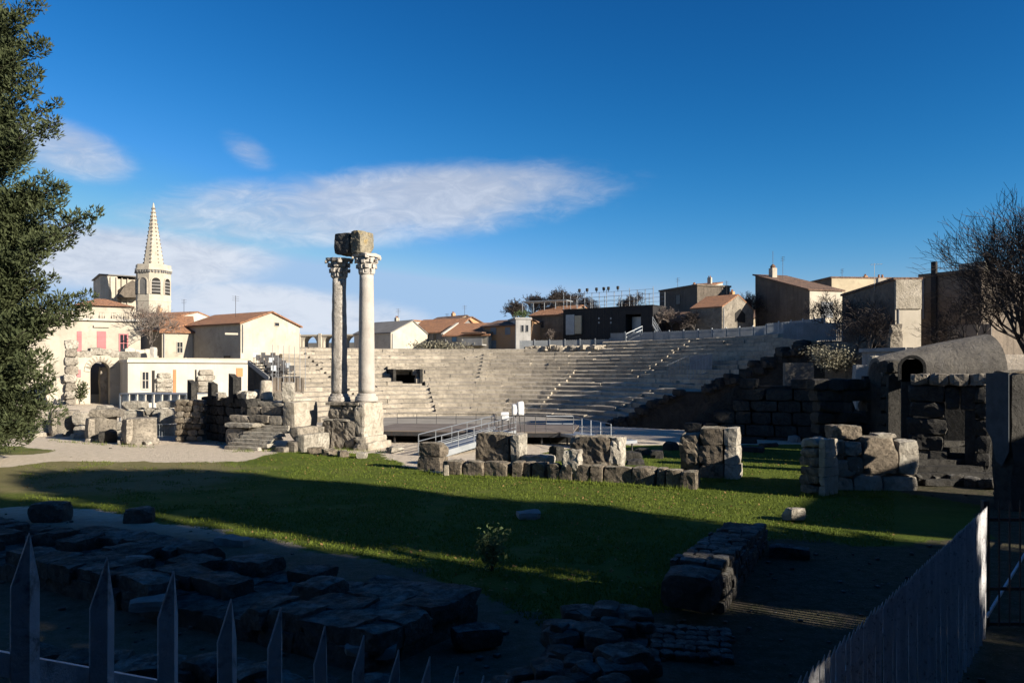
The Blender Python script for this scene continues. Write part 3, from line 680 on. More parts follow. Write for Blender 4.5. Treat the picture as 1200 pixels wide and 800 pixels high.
for k, (z0, z1, w) in enumerate(((-.2, .62, 1.75), (.63, 1.42, 1.62), (1.43, 2.2, 1.6))):
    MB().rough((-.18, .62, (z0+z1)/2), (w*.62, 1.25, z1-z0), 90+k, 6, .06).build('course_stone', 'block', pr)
    MB().rough((w*.33+.12, .62, (z0+z1)/2), (w*.34, 1.2, z1-z0), 95+k, 5, .05).build('course_stone', 'blockpale', pr)  # paler copy of the stone paints the sunlit side
# eroded pier and wall in the sun, right
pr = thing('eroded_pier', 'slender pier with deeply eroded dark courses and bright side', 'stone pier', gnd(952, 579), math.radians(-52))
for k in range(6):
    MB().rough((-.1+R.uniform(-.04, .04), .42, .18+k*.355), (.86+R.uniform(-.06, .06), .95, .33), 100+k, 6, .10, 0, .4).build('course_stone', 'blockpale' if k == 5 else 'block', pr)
    MB().rough((.40, .45, .18+k*.355), (.26, .95, .352), 110+k, 4, .025).build('facing_stone', 'whitestone', pr)  # smooth facing whose white tone paints the sunlit side of the pier
rw = thing('ruined_wall', 'low wall of big tan blocks with the sun across its face', 'ruined wall', (0, 0, 0), 0)
D = 31.6
def wst(x0, x1, yt, yb, seed, dz=.9, m='blockpale', DD=D, amp=.07):
    a, b = at(x0, yt, DD), at(x1, yb, DD); MB().rough(((a.x+b.x)/2, DD+dz/2, (a.z+b.z)/2), (b.x-a.x, dz, a.z-b.z), seed, 6, amp, 0, .2).build('wall_stone', m, rw)
for k, s in enumerate(((972, 992, 516, 538), (990, 1011, 517, 534), (972, 1008, 539, 558), (993, 1012, 535, 556), (973, 1000, 559, 578), (1001, 1034, 557, 579), (1012, 1053, 512, 556), (1035, 1078, 558, 580), (1054, 1078, 516, 557))): wst(*s, 120+k, m='blockpale' if k % 3 else 'block')
blk('top_block', 'loose squared block lying on top of the tan wall', 978, 1011, 499, 514.5, 1.1, 'block', 0, 32, 133, hid=0)
blk('top_block', 'thin flat stone lying on the crest of the tan wall', 1027, 1052, 508, 512.5, .6, 'blockpale', 0, 32, 134, hid=0)

# ------------------------------------------------------------------ dark ruins, right of the stage
W0, W1 = Vector((12.3, 57.0)), Vector((25.5, 50.5)); wd = W1-W0; WL = wd.length
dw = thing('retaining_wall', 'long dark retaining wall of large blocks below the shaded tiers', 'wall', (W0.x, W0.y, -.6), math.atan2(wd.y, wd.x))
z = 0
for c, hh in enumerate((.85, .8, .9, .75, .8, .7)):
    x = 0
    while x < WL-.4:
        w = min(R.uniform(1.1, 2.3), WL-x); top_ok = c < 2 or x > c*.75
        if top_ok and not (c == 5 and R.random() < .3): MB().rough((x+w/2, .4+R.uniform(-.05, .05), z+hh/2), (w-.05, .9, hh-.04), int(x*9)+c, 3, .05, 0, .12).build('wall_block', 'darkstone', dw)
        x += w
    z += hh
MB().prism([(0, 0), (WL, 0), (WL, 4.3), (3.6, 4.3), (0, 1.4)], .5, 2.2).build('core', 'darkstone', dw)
blk('stone_slab', 'pale grey upright slab set in the shaded wall', 920, 954, 425, 452, .5, 'vault', 0, 56, 140, 'stone slab', .03, hid=.3)
blk('stone_slab', 'stained pale wall stub with sun on its lower corner', 1003, 1040, 427, 455, .6, 'concrete', 0, 48.6, 141, 'wall stub', .03, hid=1.5)
dr2 = thing('ruined_wall', 'dark lower ruin wall of uneven courses beside the vaulted shelter', 'ruined wall', (0, 0, 0), 0)
for c in range(6):
    x = 955+R.uniform(0, 8)
    while x < 1066:
        w = R.uniform(16, 34); yb = 522-c*13
        a, b = at(x, yb-12.6, 42-c*.1), at(min(x+w, 1068), yb, 42)
        if R.random() < .93: MB().rough(((a.x+b.x)/2, 42.6+R.uniform(-.15, .15), (a.z+b.z)/2), (b.x-a.x-.03, 1.2, a.z-b.z), int(x)+c*77, 4, .08, 0, .25).build('wall_stone', 'darkstone', dr2)
        x += w
st = thing('stone_stack', 'ragged dark pillar of stacked blocks left of the vaulted shelter', 'stone pillar', (at(1051, 0, 40).x, 40.5, 0))
for k in range(8):
    MB().rough((R.uniform(-.12, .12), 0, .33+k*.66), (1.0+R.uniform(-.15, .2), 1.1, .64), 150+k, 5, .1, R.uniform(-.15, .15), .3).build('stack_stone', 'darkstone', st)
blk('loose_stone', 'pale block sitting beside the dark stacked pillar', 1022, 1036, 417, 427, .6, 'blockpale', .1, 45, 160, 'stone', hid=.05)
# barrel vaulted shelter: a raking vault, wider and higher towards the right
V0, V1 = Vector((at(1042, 0, 39.6).x, 39.6)), Vector((at(1177, 0, 39.2).x, 39.2)); VL = (V1-V0).length; n = 18; T = .22
vt = thing('vaulted_shelter', 'raking barrel vaulted stone roof with a dark round arched opening', 'vault', (V0.x, V0.y, 0), math.atan2((V1-V0).y, (V1-V0).x))
vr = lambda x: .75+1.15*(x/VL)**.85; vz = lambda x: 4.45+.05*x/VL
m = MB()
for seg in range(10):
    xa, xb = VL*seg/10, VL*(seg+1)/10
    for i in range(n):
        t0, t1 = math.pi*i/n, math.pi*(i+1)/n; q = []
        for xx in (xa, xb):
            for dr_ in (0, T):
                for t in (t0, t1): k = (vr(xx)+dr_)*(1+.008*noise.noise((xx*.5, t*2.5, 1))); q.append((xx, vr(VL)-math.cos(t)*k*1.05, vz(xx)+math.sin(t)*k))
        m.add(q, [(0, 1, 5, 4), (2, 6, 7, 3), (0, 2, 3, 1), (4, 5, 7, 6)])
m.build('vault_roof', 'vault', vt)
MB().box(0, VL, .1, .4, 0, vz(0)-.003).build('side_wall', 'darkstone', vt); MB().box(0, VL, 2*vr(VL)-.4, 2*vr(VL), 0, vz(0)-.003).build('side_wall', 'darkstone', vt)
for xx in (.15, VL-.12): k = vr(xx)*1.03; o = MB().prism([(-k, 0), (k, 0)]+[(k*math.cos(math.pi*i/12), vz(xx)+k*math.sin(math.pi*i/12)) for i in range(13)], -.15, .15).build('end_wall', 'darkstone', vt); o.rotation_euler = (0, 0, math.pi/2); o.location = (xx, vr(VL), 0)
o = thing('dark_arch', 'small dark round arched opening left of the vaulted roof', 'arch', at(1069, 440, 37.5), math.radians(-25))
m = MB(); r2 = .46
for i in range(12):
    t0, t1 = math.pi*i/12, math.pi*(i+1)/12; q = []
    for yy in (0, 2.2):
        for r in (r2, r2+.13):
            for t in (t0, t1): q.append((-math.cos(t)*r, yy, .38+math.sin(t)*r))
    m.add(q, [(0, 1, 5, 4), (2, 6, 7, 3), (0, 2, 3, 1), (4, 5, 7, 6)])
for s in (-1, 1): m.box(min(s*r2, s*(r2+.13)), max(s*r2, s*(r2+.13)), 0, 2.2, -.25, .38)
m.build('surround', 'darkstone', o); MB().box(-r2, r2, 1.6, 1.7, -3, .8).build('back', 'dark', o); MB().box(-r2, r2, .05, 1.6, -3.5, -.3).build('sill', 'darkstone', o)
# lintel ledge under the vault and the dark chamber below
lf = Fac(1066, 35, 1160, 33.5, 0); ld = thing('stone_lintel', 'long weathered stone ledge in front of the vaulted shelter', 'lintel', lf.loc(), lf.rz)
zt = lf.z(1066, 437)
for k in range(4): MB().rough((lf.L*(k+.5)/4, .6, zt-.28), (lf.L/4-.02, 1.3, .5), 170+k, 5, .06, 0, .2).build('ledge_stone', 'ruin', ld)
ch = thing('ruined_chamber', 'dark ruined chamber wall with square openings under the ledge', 'ruined wall', lf.loc(), lf.rz)
for k in range(6):
    hh = (zt-.55+.2)/6; MB().rough((.65+R.uniform(-.08, .08), .55, -.2+hh*(k+.5)), (1.4+R.uniform(-.1, .2), 1.0, hh*.98), 600+k, 6, .08, 0, .2).build('pier_stone', 'darkstone', ch); MB().rough((lf.L-.28, .55+R.uniform(-.05, .1), -.2+hh*(k+.5)), (.55, 1.0, hh*.98), 610+k, 5, .08, 0, .2).build('pier_stone', 'darkstone', ch)
[MB().rough((1.35+(lf.L-1.85)*(k+.5)/2, .5, zt-1.08), ((lf.L-1.85)/2-.02, .7, 1.0), 620+k, 8, .08, 0, .15).build('lintel_stone', 'darkstone', ch) for k in range(2)]; MB().box(0, lf.L, 2.6, 3.0, -.2, zt-.1).build('back_wall', 'darkstone', ch)
MB().box(2.1, 2.5, .2, .7, -.2, zt-1.6).build('pier', 'darkstone', ch)
for k in range(5): MB().rough((.3+k*.7, -.9-R.random(), .2), (R.uniform(.4, .9), .6, .4), 180+k, 4, .1, k, .4).build('fallen_stone', 'rubble', ch)
mp = Fac(1160, 27.5, 1184, 26.6, 0); ms = thing('wrapped_pillar', 'tall stone pillar wrapped in blue grey mesh screen', 'pillar', mp.loc(), mp.rz)
MB().rough((mp.L/2, .5, 2.3), (mp.L, .9, 4.7), 190, 7, .08, 0, .15).build('pillar', 'darkstone', ms)
zt, zb = mp.z(1172, 437), mp.z(1172, 545)
m = MB(); pts = [(-.05, zt)]+[(mp.L+.05, zt)]+[(mp.L+.05, zb+.5), (mp.L*.75, zb), (mp.L*.45, zb+.15), (mp.L*.2, zb+.9), (-.05, zb+1.2)]
m.prism(pts[::-1], -.12, -.09); m.build('mesh_screen', 'mesh', ms)
sw = thing('stepped_wall', 'crumbling wall with projecting courses beside the wrapped pillar', 'ruined wall', at(1184, 435, 27.5), 0); sw.location.z = 0
for k in range(9):
    w = R.uniform(1.0, 1.6); MB().rough((.35+w/2+R.uniform(-.1, .1), .6, .3+k*.52), (w+.6, 1.2, .48), 200+k, 5, .1, 0, .3).build('course_stone', 'block', sw)
# dark low steps right of the tan wall
ds = thing('stone_steps', 'worn dark stone steps between the tan wall and wrapped pillar', 'steps', at(1085, 0, 33), 0); ds.location.z = 0
for k in range(7): MB().rough((1.6, k*.5, .12+k*.22), (3.6, .6, .26), 215+k, 6, .05, 0, .2).build('step', 'darkstone', ds)
# low dark stones scattered between stage and wall
low = [(738, 540, 1.2, .5), (752, 533, .9, .4), (770, 536, 1.3, .45), (786, 528, .8, .5), (872, 520, 1.5, .35), (900, 524, 1.1, .3), (930, 519, .9, .5), (915, 515, .8, .4), (880, 530, 1.6, .35), (745, 545, .9, .3), (652, 540, .7, .8)]
for k, (px, py, w, h_) in enumerate(low):
    MB().rough((0, 0, h_/2-.1), (w, .7, h_+.2), 230+k, 4, .1, k*.7, .3).build('fallen_block', 'darkstone' if k != 6 else 'slab', loc=gnd(px, py, -.05), label='fallen dark stone lying on the ground between stage and retaining wall' if k != 6 else 'fallen pale stone lying at the foot of the retaining wall', cat='stone', group='fallen stones behind the stage front' if k != 6 else None)
# ------------------------------------------------------------------ stair block left of the columns
sf = Fac(263, 48.2, 326, 46.4, 0)
ss = thing('stone_stair', 'flight of worn stone steps with stepped courses rising behind it', 'stairs', sf.loc(), sf.rz)
def pxs(x, yd=0.0):
    """local x on the stair block at depth yd behind its front plane that shows at pixel column x"""
    q = sf.d.normalized(); n_ = Vector((-q.y, q.x)); u = (x-600)/F; P = sf.A+n_*yd
    return (u*P.y-P.x)/(q.x-u*q.y)
def stone(nm, px0, px1, yd, dep, z0, z1, m, seed, amp=.025, n=9):
    a, b = pxs(px0, yd), pxs(px1, yd); MB().rough(((a+b)/2, yd+dep/2, (z0+z1)/2), (b-a, dep, z1-z0), seed, n, amp, 0, .15, cut=1).build(nm, m, ss)
for k, (x0, x1) in enumerate(((263, 302), (267, 313), (272, 320), (281, 325), (285, 330), (291, 337), (299, 338))):
    stone('step', x0, x1, k*.3, .62 if k < 6 else 1.6, k*.2-.05, (k+1)*.2, 'blockpale', 300+k, .018)
stone('cheek_block', 264, 284, 1.25, 1.7, -.1, 1.22, 'ruin', 311); stone('cheek_slab', 263, 300, 1.15, 1.9, 1.23, 1.5, 'blockpale', 330)
stone('course_stone', 269, 291, 1.7, 1.7, 1.51, 1.95, 'ruin', 312, .04); stone('course_stone', 291.5, 314, 1.8, 1.7, 1.51, 1.98, 'ruin', 313, .04)
stone('course_stone', 282, 305, 2.2, 1.6, 1.99, 2.46, 'ruin', 314, .04); stone('course_stone', 305.5, 330, 2.2, 1.6, 1.99, 2.48, 'ruin', 315, .03)
stone('course_stone', 291, 331, 2.6, 1.8, 2.49, 2.82, 'blockpale', 316, .03)
stone('end_wall', 331, 345, 1.9, 2.2, 1.2, 2.85, 'whitestone', 317, .03); stone('end_wall', 314.5, 330.5, 1.9, 1.6, 1.42, 1.98, 'whitestone', 318)
stone('cheek_block', 338.5, 349, .75, 1.9, .62, 1.4, 'ruin', 319); stone('cheek_block', 331, 345, .3, 2.2, -.1, .6, 'ruin', 320); stone('foot_stone', 322, 333, -.1, .6, -.1, .3, 'ruin', 321)
stone('side_stone', 346, 356, .6, 2.4, -.1, 1.0, 'blockpale', 322)
rb = thing('rubble_wall', 'low pale rubble wall between the stone stair and the pedestal', 'wall', at(357, 521, 48.6), 0); rb.location.z = 0
for c in range(4):
    x = 0
    while x < 1.0:
        w = R.uniform(.25, .5); MB().rough((x+w/2, .35, .15+c*.33), (w, .7, .36), int(x*70)+c, 3, .06, 0, .4).build('rubble_stone', 'blockpale', rb); x += w
tz = 2.8
def onstair(px, y): 
    a = Vector((sf.A.x, sf.A.y)); q = sf.d.normalized(); s = pxs(px, y); v = a+q*s+Vector((-q.y, q.x))*y; return Vector((v.x, v.y, tz))
MB().lathe([(.47, 0), (.47, .25), (.40, .3), (.38, 1.15), (.33, 1.3), (.2, 1.33)], 20, jit=.08, seed=4).build('column_stump', 'whitestone', loc=onstair(312, 3.4), smooth=True, label='pale round column stump on top of the stone stair', cat='column stump')
MB().lathe([(.17, 0), (.17, .7), (.12, .72)], 12, jit=.08, seed=5).build('column_stump', 'whitestone', loc=onstair(301, 3.4), smooth=True, label='thin short column stump beside the pale round stump', cat='column stump')
MB().rough((0, 0, .6), (.75, .7, 1.25), 340, 6, .13, .2, .5).build('broken_capital', 'blockpale', loc=onstair(338, 3.0), label='broken lumpy capital standing on the end of the stair block', cat='capital')
MB().rough((0, 0, .5), (.32, .6, 1.1), 341, 4, .04).build('dark_slab', 'darkstone', loc=onstair(349.5, 2.6)-Vector((0, 0, 1.1)), label='dark upright slab at the right flank of the stair block', cat='stone slab')

# ------------------------------------------------------------------ dark wall with upright slabs
wf = Fac(236, 55.5, 291, 50.0, 0)
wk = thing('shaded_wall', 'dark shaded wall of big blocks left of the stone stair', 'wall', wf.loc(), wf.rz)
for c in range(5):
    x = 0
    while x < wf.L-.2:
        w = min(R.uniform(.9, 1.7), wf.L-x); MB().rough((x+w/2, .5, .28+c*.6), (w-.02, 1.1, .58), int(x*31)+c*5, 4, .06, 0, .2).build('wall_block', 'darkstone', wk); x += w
for k, (x0, x1, yt, yb, D, lab) in enumerate(((219, 229, 445, 470, 54.5, 'leaning dark upright slab standing on the brown rubble pier'), (243, 253, 447, 464, 54, 'short dark upright slab on the shaded wall'), (268, 278, 438, 468, 51.5, 'tallest dark upright slab on the shaded wall'))):
    a, b = at(x0, yt, D), at(x1, yb, D); w = b.x-a.x; h_ = a.z-b.z+.2
    m = MB().prism([(-w/2, 0), (w/2, 0), (w/2*.92, h_*.86), (-w/2*.9, h_)], -.22, .22)
    m.v = [tuple(Vector(v)+noise.noise_vector(Vector(v)*2+Vector((k*5, 0, 0)))*.05) for v in m.v]
    m.build('upright_slab', 'darkstone', loc=((a.x+b.x)/2, D+.2, b.z-.2), rz=math.radians(-38), label=lab, cat='stone slab')
for k, (px, D) in enumerate(((284, 51.0), (290, 50.5), (257, 53))):
    p = at(px, 464, D); MB().rough((0, 0, .15), (.8, .6, .5), 350+k, 4, .1, k, .6).build('fallen_capital', 'blockpale', loc=(p.x, p.y+.3, 3.0 if k < 2 else 2.9), label=['pale rounded lump of carving by the tallest upright slab', 'second pale carved lump close to the stone stair', 'flat pale fragment between the upright slabs'][k], cat='stone')
rp = thing('rubble_pier', 'brown rough rubble pier right of the thin white railing', 'stone pier', at(205, 511, 53.5), 0); rp.location.z = 0
for c in range(7):
    x = 0
    while x < 1.75:
        w = min(R.uniform(.4, .8), 1.9-x); MB().rough((x+w/2, .4+R.uniform(-.08, .08), .2+c*.4), (w, .8, .39), int(x*90)+c, 4, .09, 0, .4).build('rubble_stone', 'block' if R.random() < .6 else 'ruin', rp); x += w

# ------------------------------------------------------------------ drums and walls, far left
def drum(px0, px1, yt, yb, label, m='ruin', seed=1, top=None):
    g0 = gnd((px0+px1)/2, yb-2); r = (px1-px0)/2/F*g0.y; H = (yb-2-yt)/F*g0.y
    d = thing('column_drum', label, 'column drum', (g0.x, g0.y+r*.7, 0))
    MB().lathe([(r*1.12, -.1), (r*1.12, .1), (r*1.02, .16), (r*.98, H*.35), (r*.96, H*.9), (r*.99, H*.985), (r*.9, H)], 22, jit=.10, seed=seed).build('drum', m, d, True)
    MB().rough((-.42*r, -.46*r, H*.49), (1.12*r, 1.12*r, H*.98), seed+90, 8, .06, math.radians(-47), .15).build('attached_pier', m, d)  # block added to the drum, turned from the sun to darken its left
    if top: MB().rough((top[0], 0, H+top[2]/2-.02), (top[1], r*1.7, top[2]), seed+60, 6, .07, .1, .3).build('top_slab', m, d)
    for k in range(4): a = seed+k*1.9; MB().rough((math.cos(a)*r*1.15, math.sin(a)*r*1.1-.15, .1), (.5, .4, .28), seed+70+k, 3, .07, a, .5).build('foot_stone', 'blockpale', d)
drum(57, 86, 481, 513, 'squat broken column drum nearest the dark conifer', seed=3)
drum(100, 130, 489, 519, 'column drum capped with a wide flat slab', seed=5, top=(.3, 1.95, .62))
drum(143, 178, 490, 522, 'widest squat column drum beside the thin white railing', seed=8)
drum(38, 50, 484, 503, 'small pale drum in the shade of the dark conifer', seed=11)
def pile(name, label, cat, items, D, m='ruin', rz=0.0):
    t = thing(name, label, cat, (0, 0, 0), 0)
    for k, it in enumerate(items):
        x0, x1, yt, yb = it[:4]; dd = D+(it[4] if len(it) > 4 else 0); a, b = at(x0, yt, dd), at(x1, yb, dd)
        MB().rough(((a.x+b.x)/2, dd+.5, (a.z+b.z)/2), (b.x-a.x, 1.0, a.z-b.z), 400+k+int(x0), 5, .06, rz, .2).build('stone', m if len(it) < 6 else it[5], t)
    return t
pile('ruined_wall', 'pale broken block wall with dark gaps behind the widest drum', 'ruined wall', [(142, 168, 470, 480), (142, 166, 481, 497), (166, 172, 486, 506), (170, 181, 478, 486, .3), (183, 204, 470, 478, .2), (178, 204, 479, 497), (176, 186, 487, 497, -.2), (150, 170, 497, 510), (171, 204, 498, 513, .3)], 57.5, 'blockpale')
pile('ruined_wall', 'low broken wall of pale blocks behind the capped drum', 'ruined wall', [(84, 98, 483, 498), (86, 100, 499, 512), (130, 143, 494, 503), (131, 143, 504, 514), (112, 128, 475, 487, 1.5), (98, 108, 492, 508, .8)], 57, 'blockpale')
pile('ruined_wall', 'low pale stones at the foot of the dark conifer', 'ruined wall', [(22, 38, 489, 505), (50, 57, 490, 507), (5, 22, 492, 508), (-12, 4, 490, 509)], 60, 'ruin')
for k, (px, py, w, h_, lab) in enumerate(((76, 510, 1.2, .55, 'dark stone lying between the first two drums'), (127, 518, 1.1, .75, 'dark squared stone between the capped and widest drums'), (92, 514, .9, .4, 'flat pale stone at the foot of the squat drum'), (48, 511, 1.6, .3, 'long flat stone beside the squat drum'), (216, 512, .8, .5, 'dark lump of stone below the brown rubble pier'))):
    MB().rough((0, 0, h_/2-.05), (w, .8, h_+.1), 430+k, 4, .08, k*.4, .25).build('loose_stone', 'darkstone' if k in (0, 1, 4) else 'blockpale', loc=gnd(px, py), label=lab, cat='stone')
rail('thin_railing', 'thin white metal railing in front of the broken block wall', [at(178, 512, 54.3), at(217, 512, 54.3)], .18, .86, 'galv', (1.0, .1), .012)
gs = Fac(140, 63, 218, 61, 0); mt = thing('metal_platform', 'long grey metal platform edge behind the ruined walls', 'platform', gs.loc(), gs.rz)
zt, zb = gs.z(180, 461), gs.z(180, 472); MB().box(0, gs.L, 0, 3, zt-.08, zt).build('deck', 'steel', mt)
for k in range(9): MB().box(gs.L*k/8-.05, gs.L*k/8+.05, .02, .12, -.1, zt-.083).build('post', 'steel', mt)
for k in range(8): MB().box(gs.L*k/8+.07, gs.L*(k+1)/8-.07, .2, .24, zb, zt-.083).build('side_panel', 'greyshutter' if k % 2 else 'steel', mt)

# ------------------------------------------------------------------ grandstand with chairs
gf_ = Fac(290, 64, 332, 58.5, 0); gd = thing('grandstand', 'small dark metal grandstand seen from its side', 'grandstand', gf_.loc(), gf_.rz); R2 = random.Random(8)
z1, z2 = gf_.z(294, 422), gf_.z(316, 441); L = gf_.L
MB().prism([(0, .6), (L*.62, .6), (L*.62, z2), (.4, z1), (.1, z1)], 0, .08).build('side_panel', 'darkstone', gd)
MB().prism([(.3, z1-.35), (L*.65, z2-.4), (L*.65, z2), (.3, z1)], -.1, -.01).build('stringer', 'concrete', gd)
for k in range(6): MB().box(.3+k*L*.62/6, .3+(k+1)*L*.62/6, .1, 2.4, z1-.1-(z1-z2)*(k+1)/6, z1-(z1-z2)*(k+1)/6).build('tier_deck', 'iron', gd)
for k in range(3): MB().box(L*.66, L*.70, k*.9, k*.9+.8, z2-1.2, z2-.1).build('front_panel', 'plasterdark', gd)
for k in range(7): MB().tube((L*.72+k*.04, k*.42, z2-1), (L*.72+k*.04, k*.42, z2+2.4-k*.03), .022, n=4).build('rail_post', 'greyshutter', gd)
def chair_mesh():
    m = MB(); m.box(-.2, .2, -.2, .2, .42, .46); m.box(.17, .2, -.2, .2, .46, .85)
    for a in (-.18, .18):
        for b in (-.18, .18): m.tube((a, b, 0), (a, b, .42), .015, n=4)
    return m
cm = [chair_mesh().mesh('chair'), chair_mesh().mesh('chair')]; cm[0].materials.append(MATS['iron']); cm[1].materials.append(MATS['steel'])
for k in range(6):
    for j in range(3):
        lx = .3+(k+.5)*L*.62/6; ly = .45+j*.72; q = gf_.d.normalized()
        p = gf_.A+q*lx+Vector((-q.y, q.x))*ly; dk = (k*2+j) % 5 != 0
        link('chair', cm[0 if dk else 1], None, (p.x, p.y, z1-(z1-z2)*(k+1)/6), gf_.rz+math.pi+R2.uniform(-.3, .3), 'dark folding chair among those crowded on the small grandstand' if dk else 'pale folding chair among those crowded on the small grandstand', 'chair', 'dark chairs on the small grandstand' if dk else 'pale chairs on the small grandstand')

# ------------------------------------------------------------------ arched ruin, pink-shuttered house, terrace
af = Fac(62, 80, 186, 86, 0); ar = thing('arched_ruin', 'pale ruined facade with one big round arch below the pink shutters', 'ruin', af.loc(), af.rz)
zt = af.z(118, 413); a0, z_s = af.p(106, 434); a1, _ = af.p(129, 434)
MB().archwall(af.p(80, 0)[0], af.p(186, 0)[0], -.5, zt-.3, 0, 1.6, [(a0, a1, z_s, -.5)]).build('wall', 'plaster', ar)
for k in range(9):
    x0 = af.p(84, 0)[0]+(af.L*.74)*k/9; MB().rough((x0+.7, .8, zt-.1+R.uniform(-.15, .25)), (1.35, 1.7, .7), 450+k, 4, .12, 0, .3).build('coping_stone', 'blockpale' if k < 6 else 'plaster', ar)
m = MB()
for k in range(12):
    t = math.pi*(k+.5)/12; r = (a1-a0)/2+.28; m = MB(); cx = (a0+a1)/2+math.cos(t)*r; cz = z_s+math.sin(t)*r
    mm = MB().box(-.26, .26, -.1, .2, -.27, .27); mm.v = [(cx+x*math.cos(t-math.pi/2)-z*math.sin(t-math.pi/2), y, cz+x*math.sin(t-math.pi/2)+z*math.cos(t-math.pi/2)) for x, y, z in mm.v]; mm.build('arch_stone', 'plaster', ar)
MB().box(a0-.5, a1+.5, 4.5, 4.8, -.5, zt-.5).build('passage_back', 'plastergrey', ar); MB().box(a0-.5, a0-.02, 1.6, 4.5, -.5, zt-.5).build('passage_side', 'plastergrey', ar)
MB().box(a0, a1, 3.6, 4.4, -.5, af.z(118, 463)).build('white_sill', 'plasterwhite', ar)
c0 = af.p(124, 0)[0]; MB().rough((c0, 1.3, 2.4), (.75, .6, 5.6), 470, 6, .08).build('pilaster', 'ruin', ar)
for k in range(9): MB().rough((af.p(83, 0)[0]+R.uniform(-.15, .15), -.25, .6+k*.85), (1.0+R.uniform(-.2, .3), .8, .83), 480+k, 5, .15, 0, .35).build('half_column_stone', 'ruin' if k % 2 else 'blockpale', ar)
for k in range(5): MB().rough((af.p(66+k*3, 0)[0], .6, 1.2+R.random()), (1.6, 1.2, 3+2.5*R.random()), 490+k, 5, .2, 0, .3).build('buttress_stone', 'plaster', ar)
panel(ar, af, 90, 95, 433, 442, 'pink', 'shutter'); 
for x0, x1, y0, y1 in ((103, 110, 437, 439), (110.5, 115, 435.8, 437)): pass
p = gnd(93, 470, 1.2); sh = thing('dark_shrub', 'small dark shrub at the foot of the arched ruin', 'shrub', at(93, 472, 78), 0)
pf = Fac(18, 88.2, 165, 94, 1.0); pk = thing('shuttered_house', 'cream two storey house with pink shutters and roof balustrade', 'house', pf.loc(), pf.rz)
zt = pf.z(120, 376); PLN = pf.L
MB().box(0, PLN, 0, 9, 0, zt).build('wall', 'plaster', pk)
MB().box(-.2, PLN+.25, -.3, 9.2, zt, zt+.28).build('cornice', 'plasterwhite', pk)
zb2 = pf.z(120, 366); MB().box(-.1, PLN+.1, -.12, .12, zb2, zb2+.16).build('balustrade_rail', 'plaster', pk)
for k in range(10):
    x0 = PLN*k/10; MB().box(x0, x0+PLN*.05, -.1, .1, zt+.283, zb2-.003).build('balustrade_pier', 'plaster', pk)
    for j in range(3): MB().lathe([(.09, zt+.283), (.05, zt+.4), (.1, zt+.6), (.06, zb2-.003)], 8, (x0+PLN*.05+.16+j*.16, 0)).build('baluster', 'plaster', pk, True)
xa = pf.p(90, 0)[0]; xb = pf.p(154, 0)[0]; za = pf.z(120, 357.5); zr = pf.z(120, 346.5)
MB().box(xa, xb, 1.2, 8.6, zt+.28, za).build('attic', 'plaster', pk)
MB().add([(xa-.4, .8, za), (xb+.4, .8, za), (xb+.4, 9, za), (xa-.4, 9, za), (xa+2, 4.6, zr), (xb-2.6, 4.6, zr)], [(0, 1, 5, 4), (1, 2, 5), (2, 3, 4, 5), (3, 0, 4), (3, 2, 1, 0)]).build('roof', 'tile', pk)
panel(pk, pf, 114, 124.5, 388, 413, 'pink'); panel(pk, pf, 90.5, 96, 388, 412, 'pink')
for c, (x0, x1, y0) in enumerate(((113, 125.5, 387), (140, 150, 390))):
    a, zz_ = pf.p(x0, y0); b, _ = pf.p(x1, y0); MB().box(a-.25, b+.25, -.2, .02, zz_+.35, zz_+.6).build('window_hood', 'plaster', pk)
window(pk, pf, 141, 149, 392, 412, 'pink', 'glass', True, .13)
a, zz_ = pf.p(145, 392); MB().lathe([(.5, -.05), (.5, .05)], 14).build('arch_hood', 'plaster', pk); o = pk.children[-1]; o.rotation_euler = (math.pi/2, 0, 0); o.location = (a, 0, zz_+.05)
window(pk, pf, 55, 60, 375, 384, 'plaster', 'glass', True)
tf = Fac(150, 80, 292, 87, 0); te = thing('white_terrace', 'long low whitewashed terrace building with small orange doors', 'building', tf.loc(), tf.rz)
zt = tf.z(230, 425); MB().box(0, tf.L, 0, 8, -.5, zt).build('wall', 'plasterwhite', te); MB().box(-.1, tf.L+.1, -.25, 8.1, zt, zt+.3).build('coping', 'plasterwhite', te); MB().box(0, tf.L, 0, .3, zt+.3, tf.z(230, 419.5)).build('parapet', 'plaster', te)
window(te, tf, 167, 174, 436, 455, 'plasterwhite', 'glass', True, .12, shutters=None); panel(te, tf, 178, 181.5, 434, 460, 'dark', 'recess', -.01); panel(te, tf, 203, 206.5, 433, 460, 'orangedoor', 'door')
panel(te, tf, 277, 284.5, 431, 441, 'orangedoor', 'door'); panel(te, tf, 279.5, 283, 441.5, 458, 'dark', 'recess', -.01); panel(te, tf, 228.5, 230.5, 433, 458, 'dark', 'recess', -.01)
for k, (x0, x1) in enumerate(((183, 202), (231, 252))):
    (a, za), (b, zb) = tf.p(x0, 437-k*4), tf.p(x1, 459)
    for c in range(4): MB().rough(((a+b)/2, -.12, zb+(za-zb)*(c+.5)/4), ((b-a)*(1 if c < 3 else .8), .5, (za-zb)/4-.02), 510+k*9+c, 5, .06, 0, .3).build('embedded_stone', 'blockpale', te)
a = at(151, 415, 86); 
for k, (px, w, h_) in enumerate(((150, 1.6, 1.0), (157, 1.2, 1.0), (180, .45, 1.5))): 
    p = at(px, 421, 84); MB().rough((p.x, p.y, p.z+h_/2-.2), (w, .8, h_), 530+k, 4, .06, 0, .2).build('ruin_stump', 'blockpale' if k < 2 else 'plasterwhite', loc=(0, 0, 0), label=['rough stone lump on the ruin beside the shuttered house', 'second rough stone lump on the ruin near the bare tree', 'white square gate pillar on the terrace wall'][k], cat='stone' if k < 2 else 'pillar')
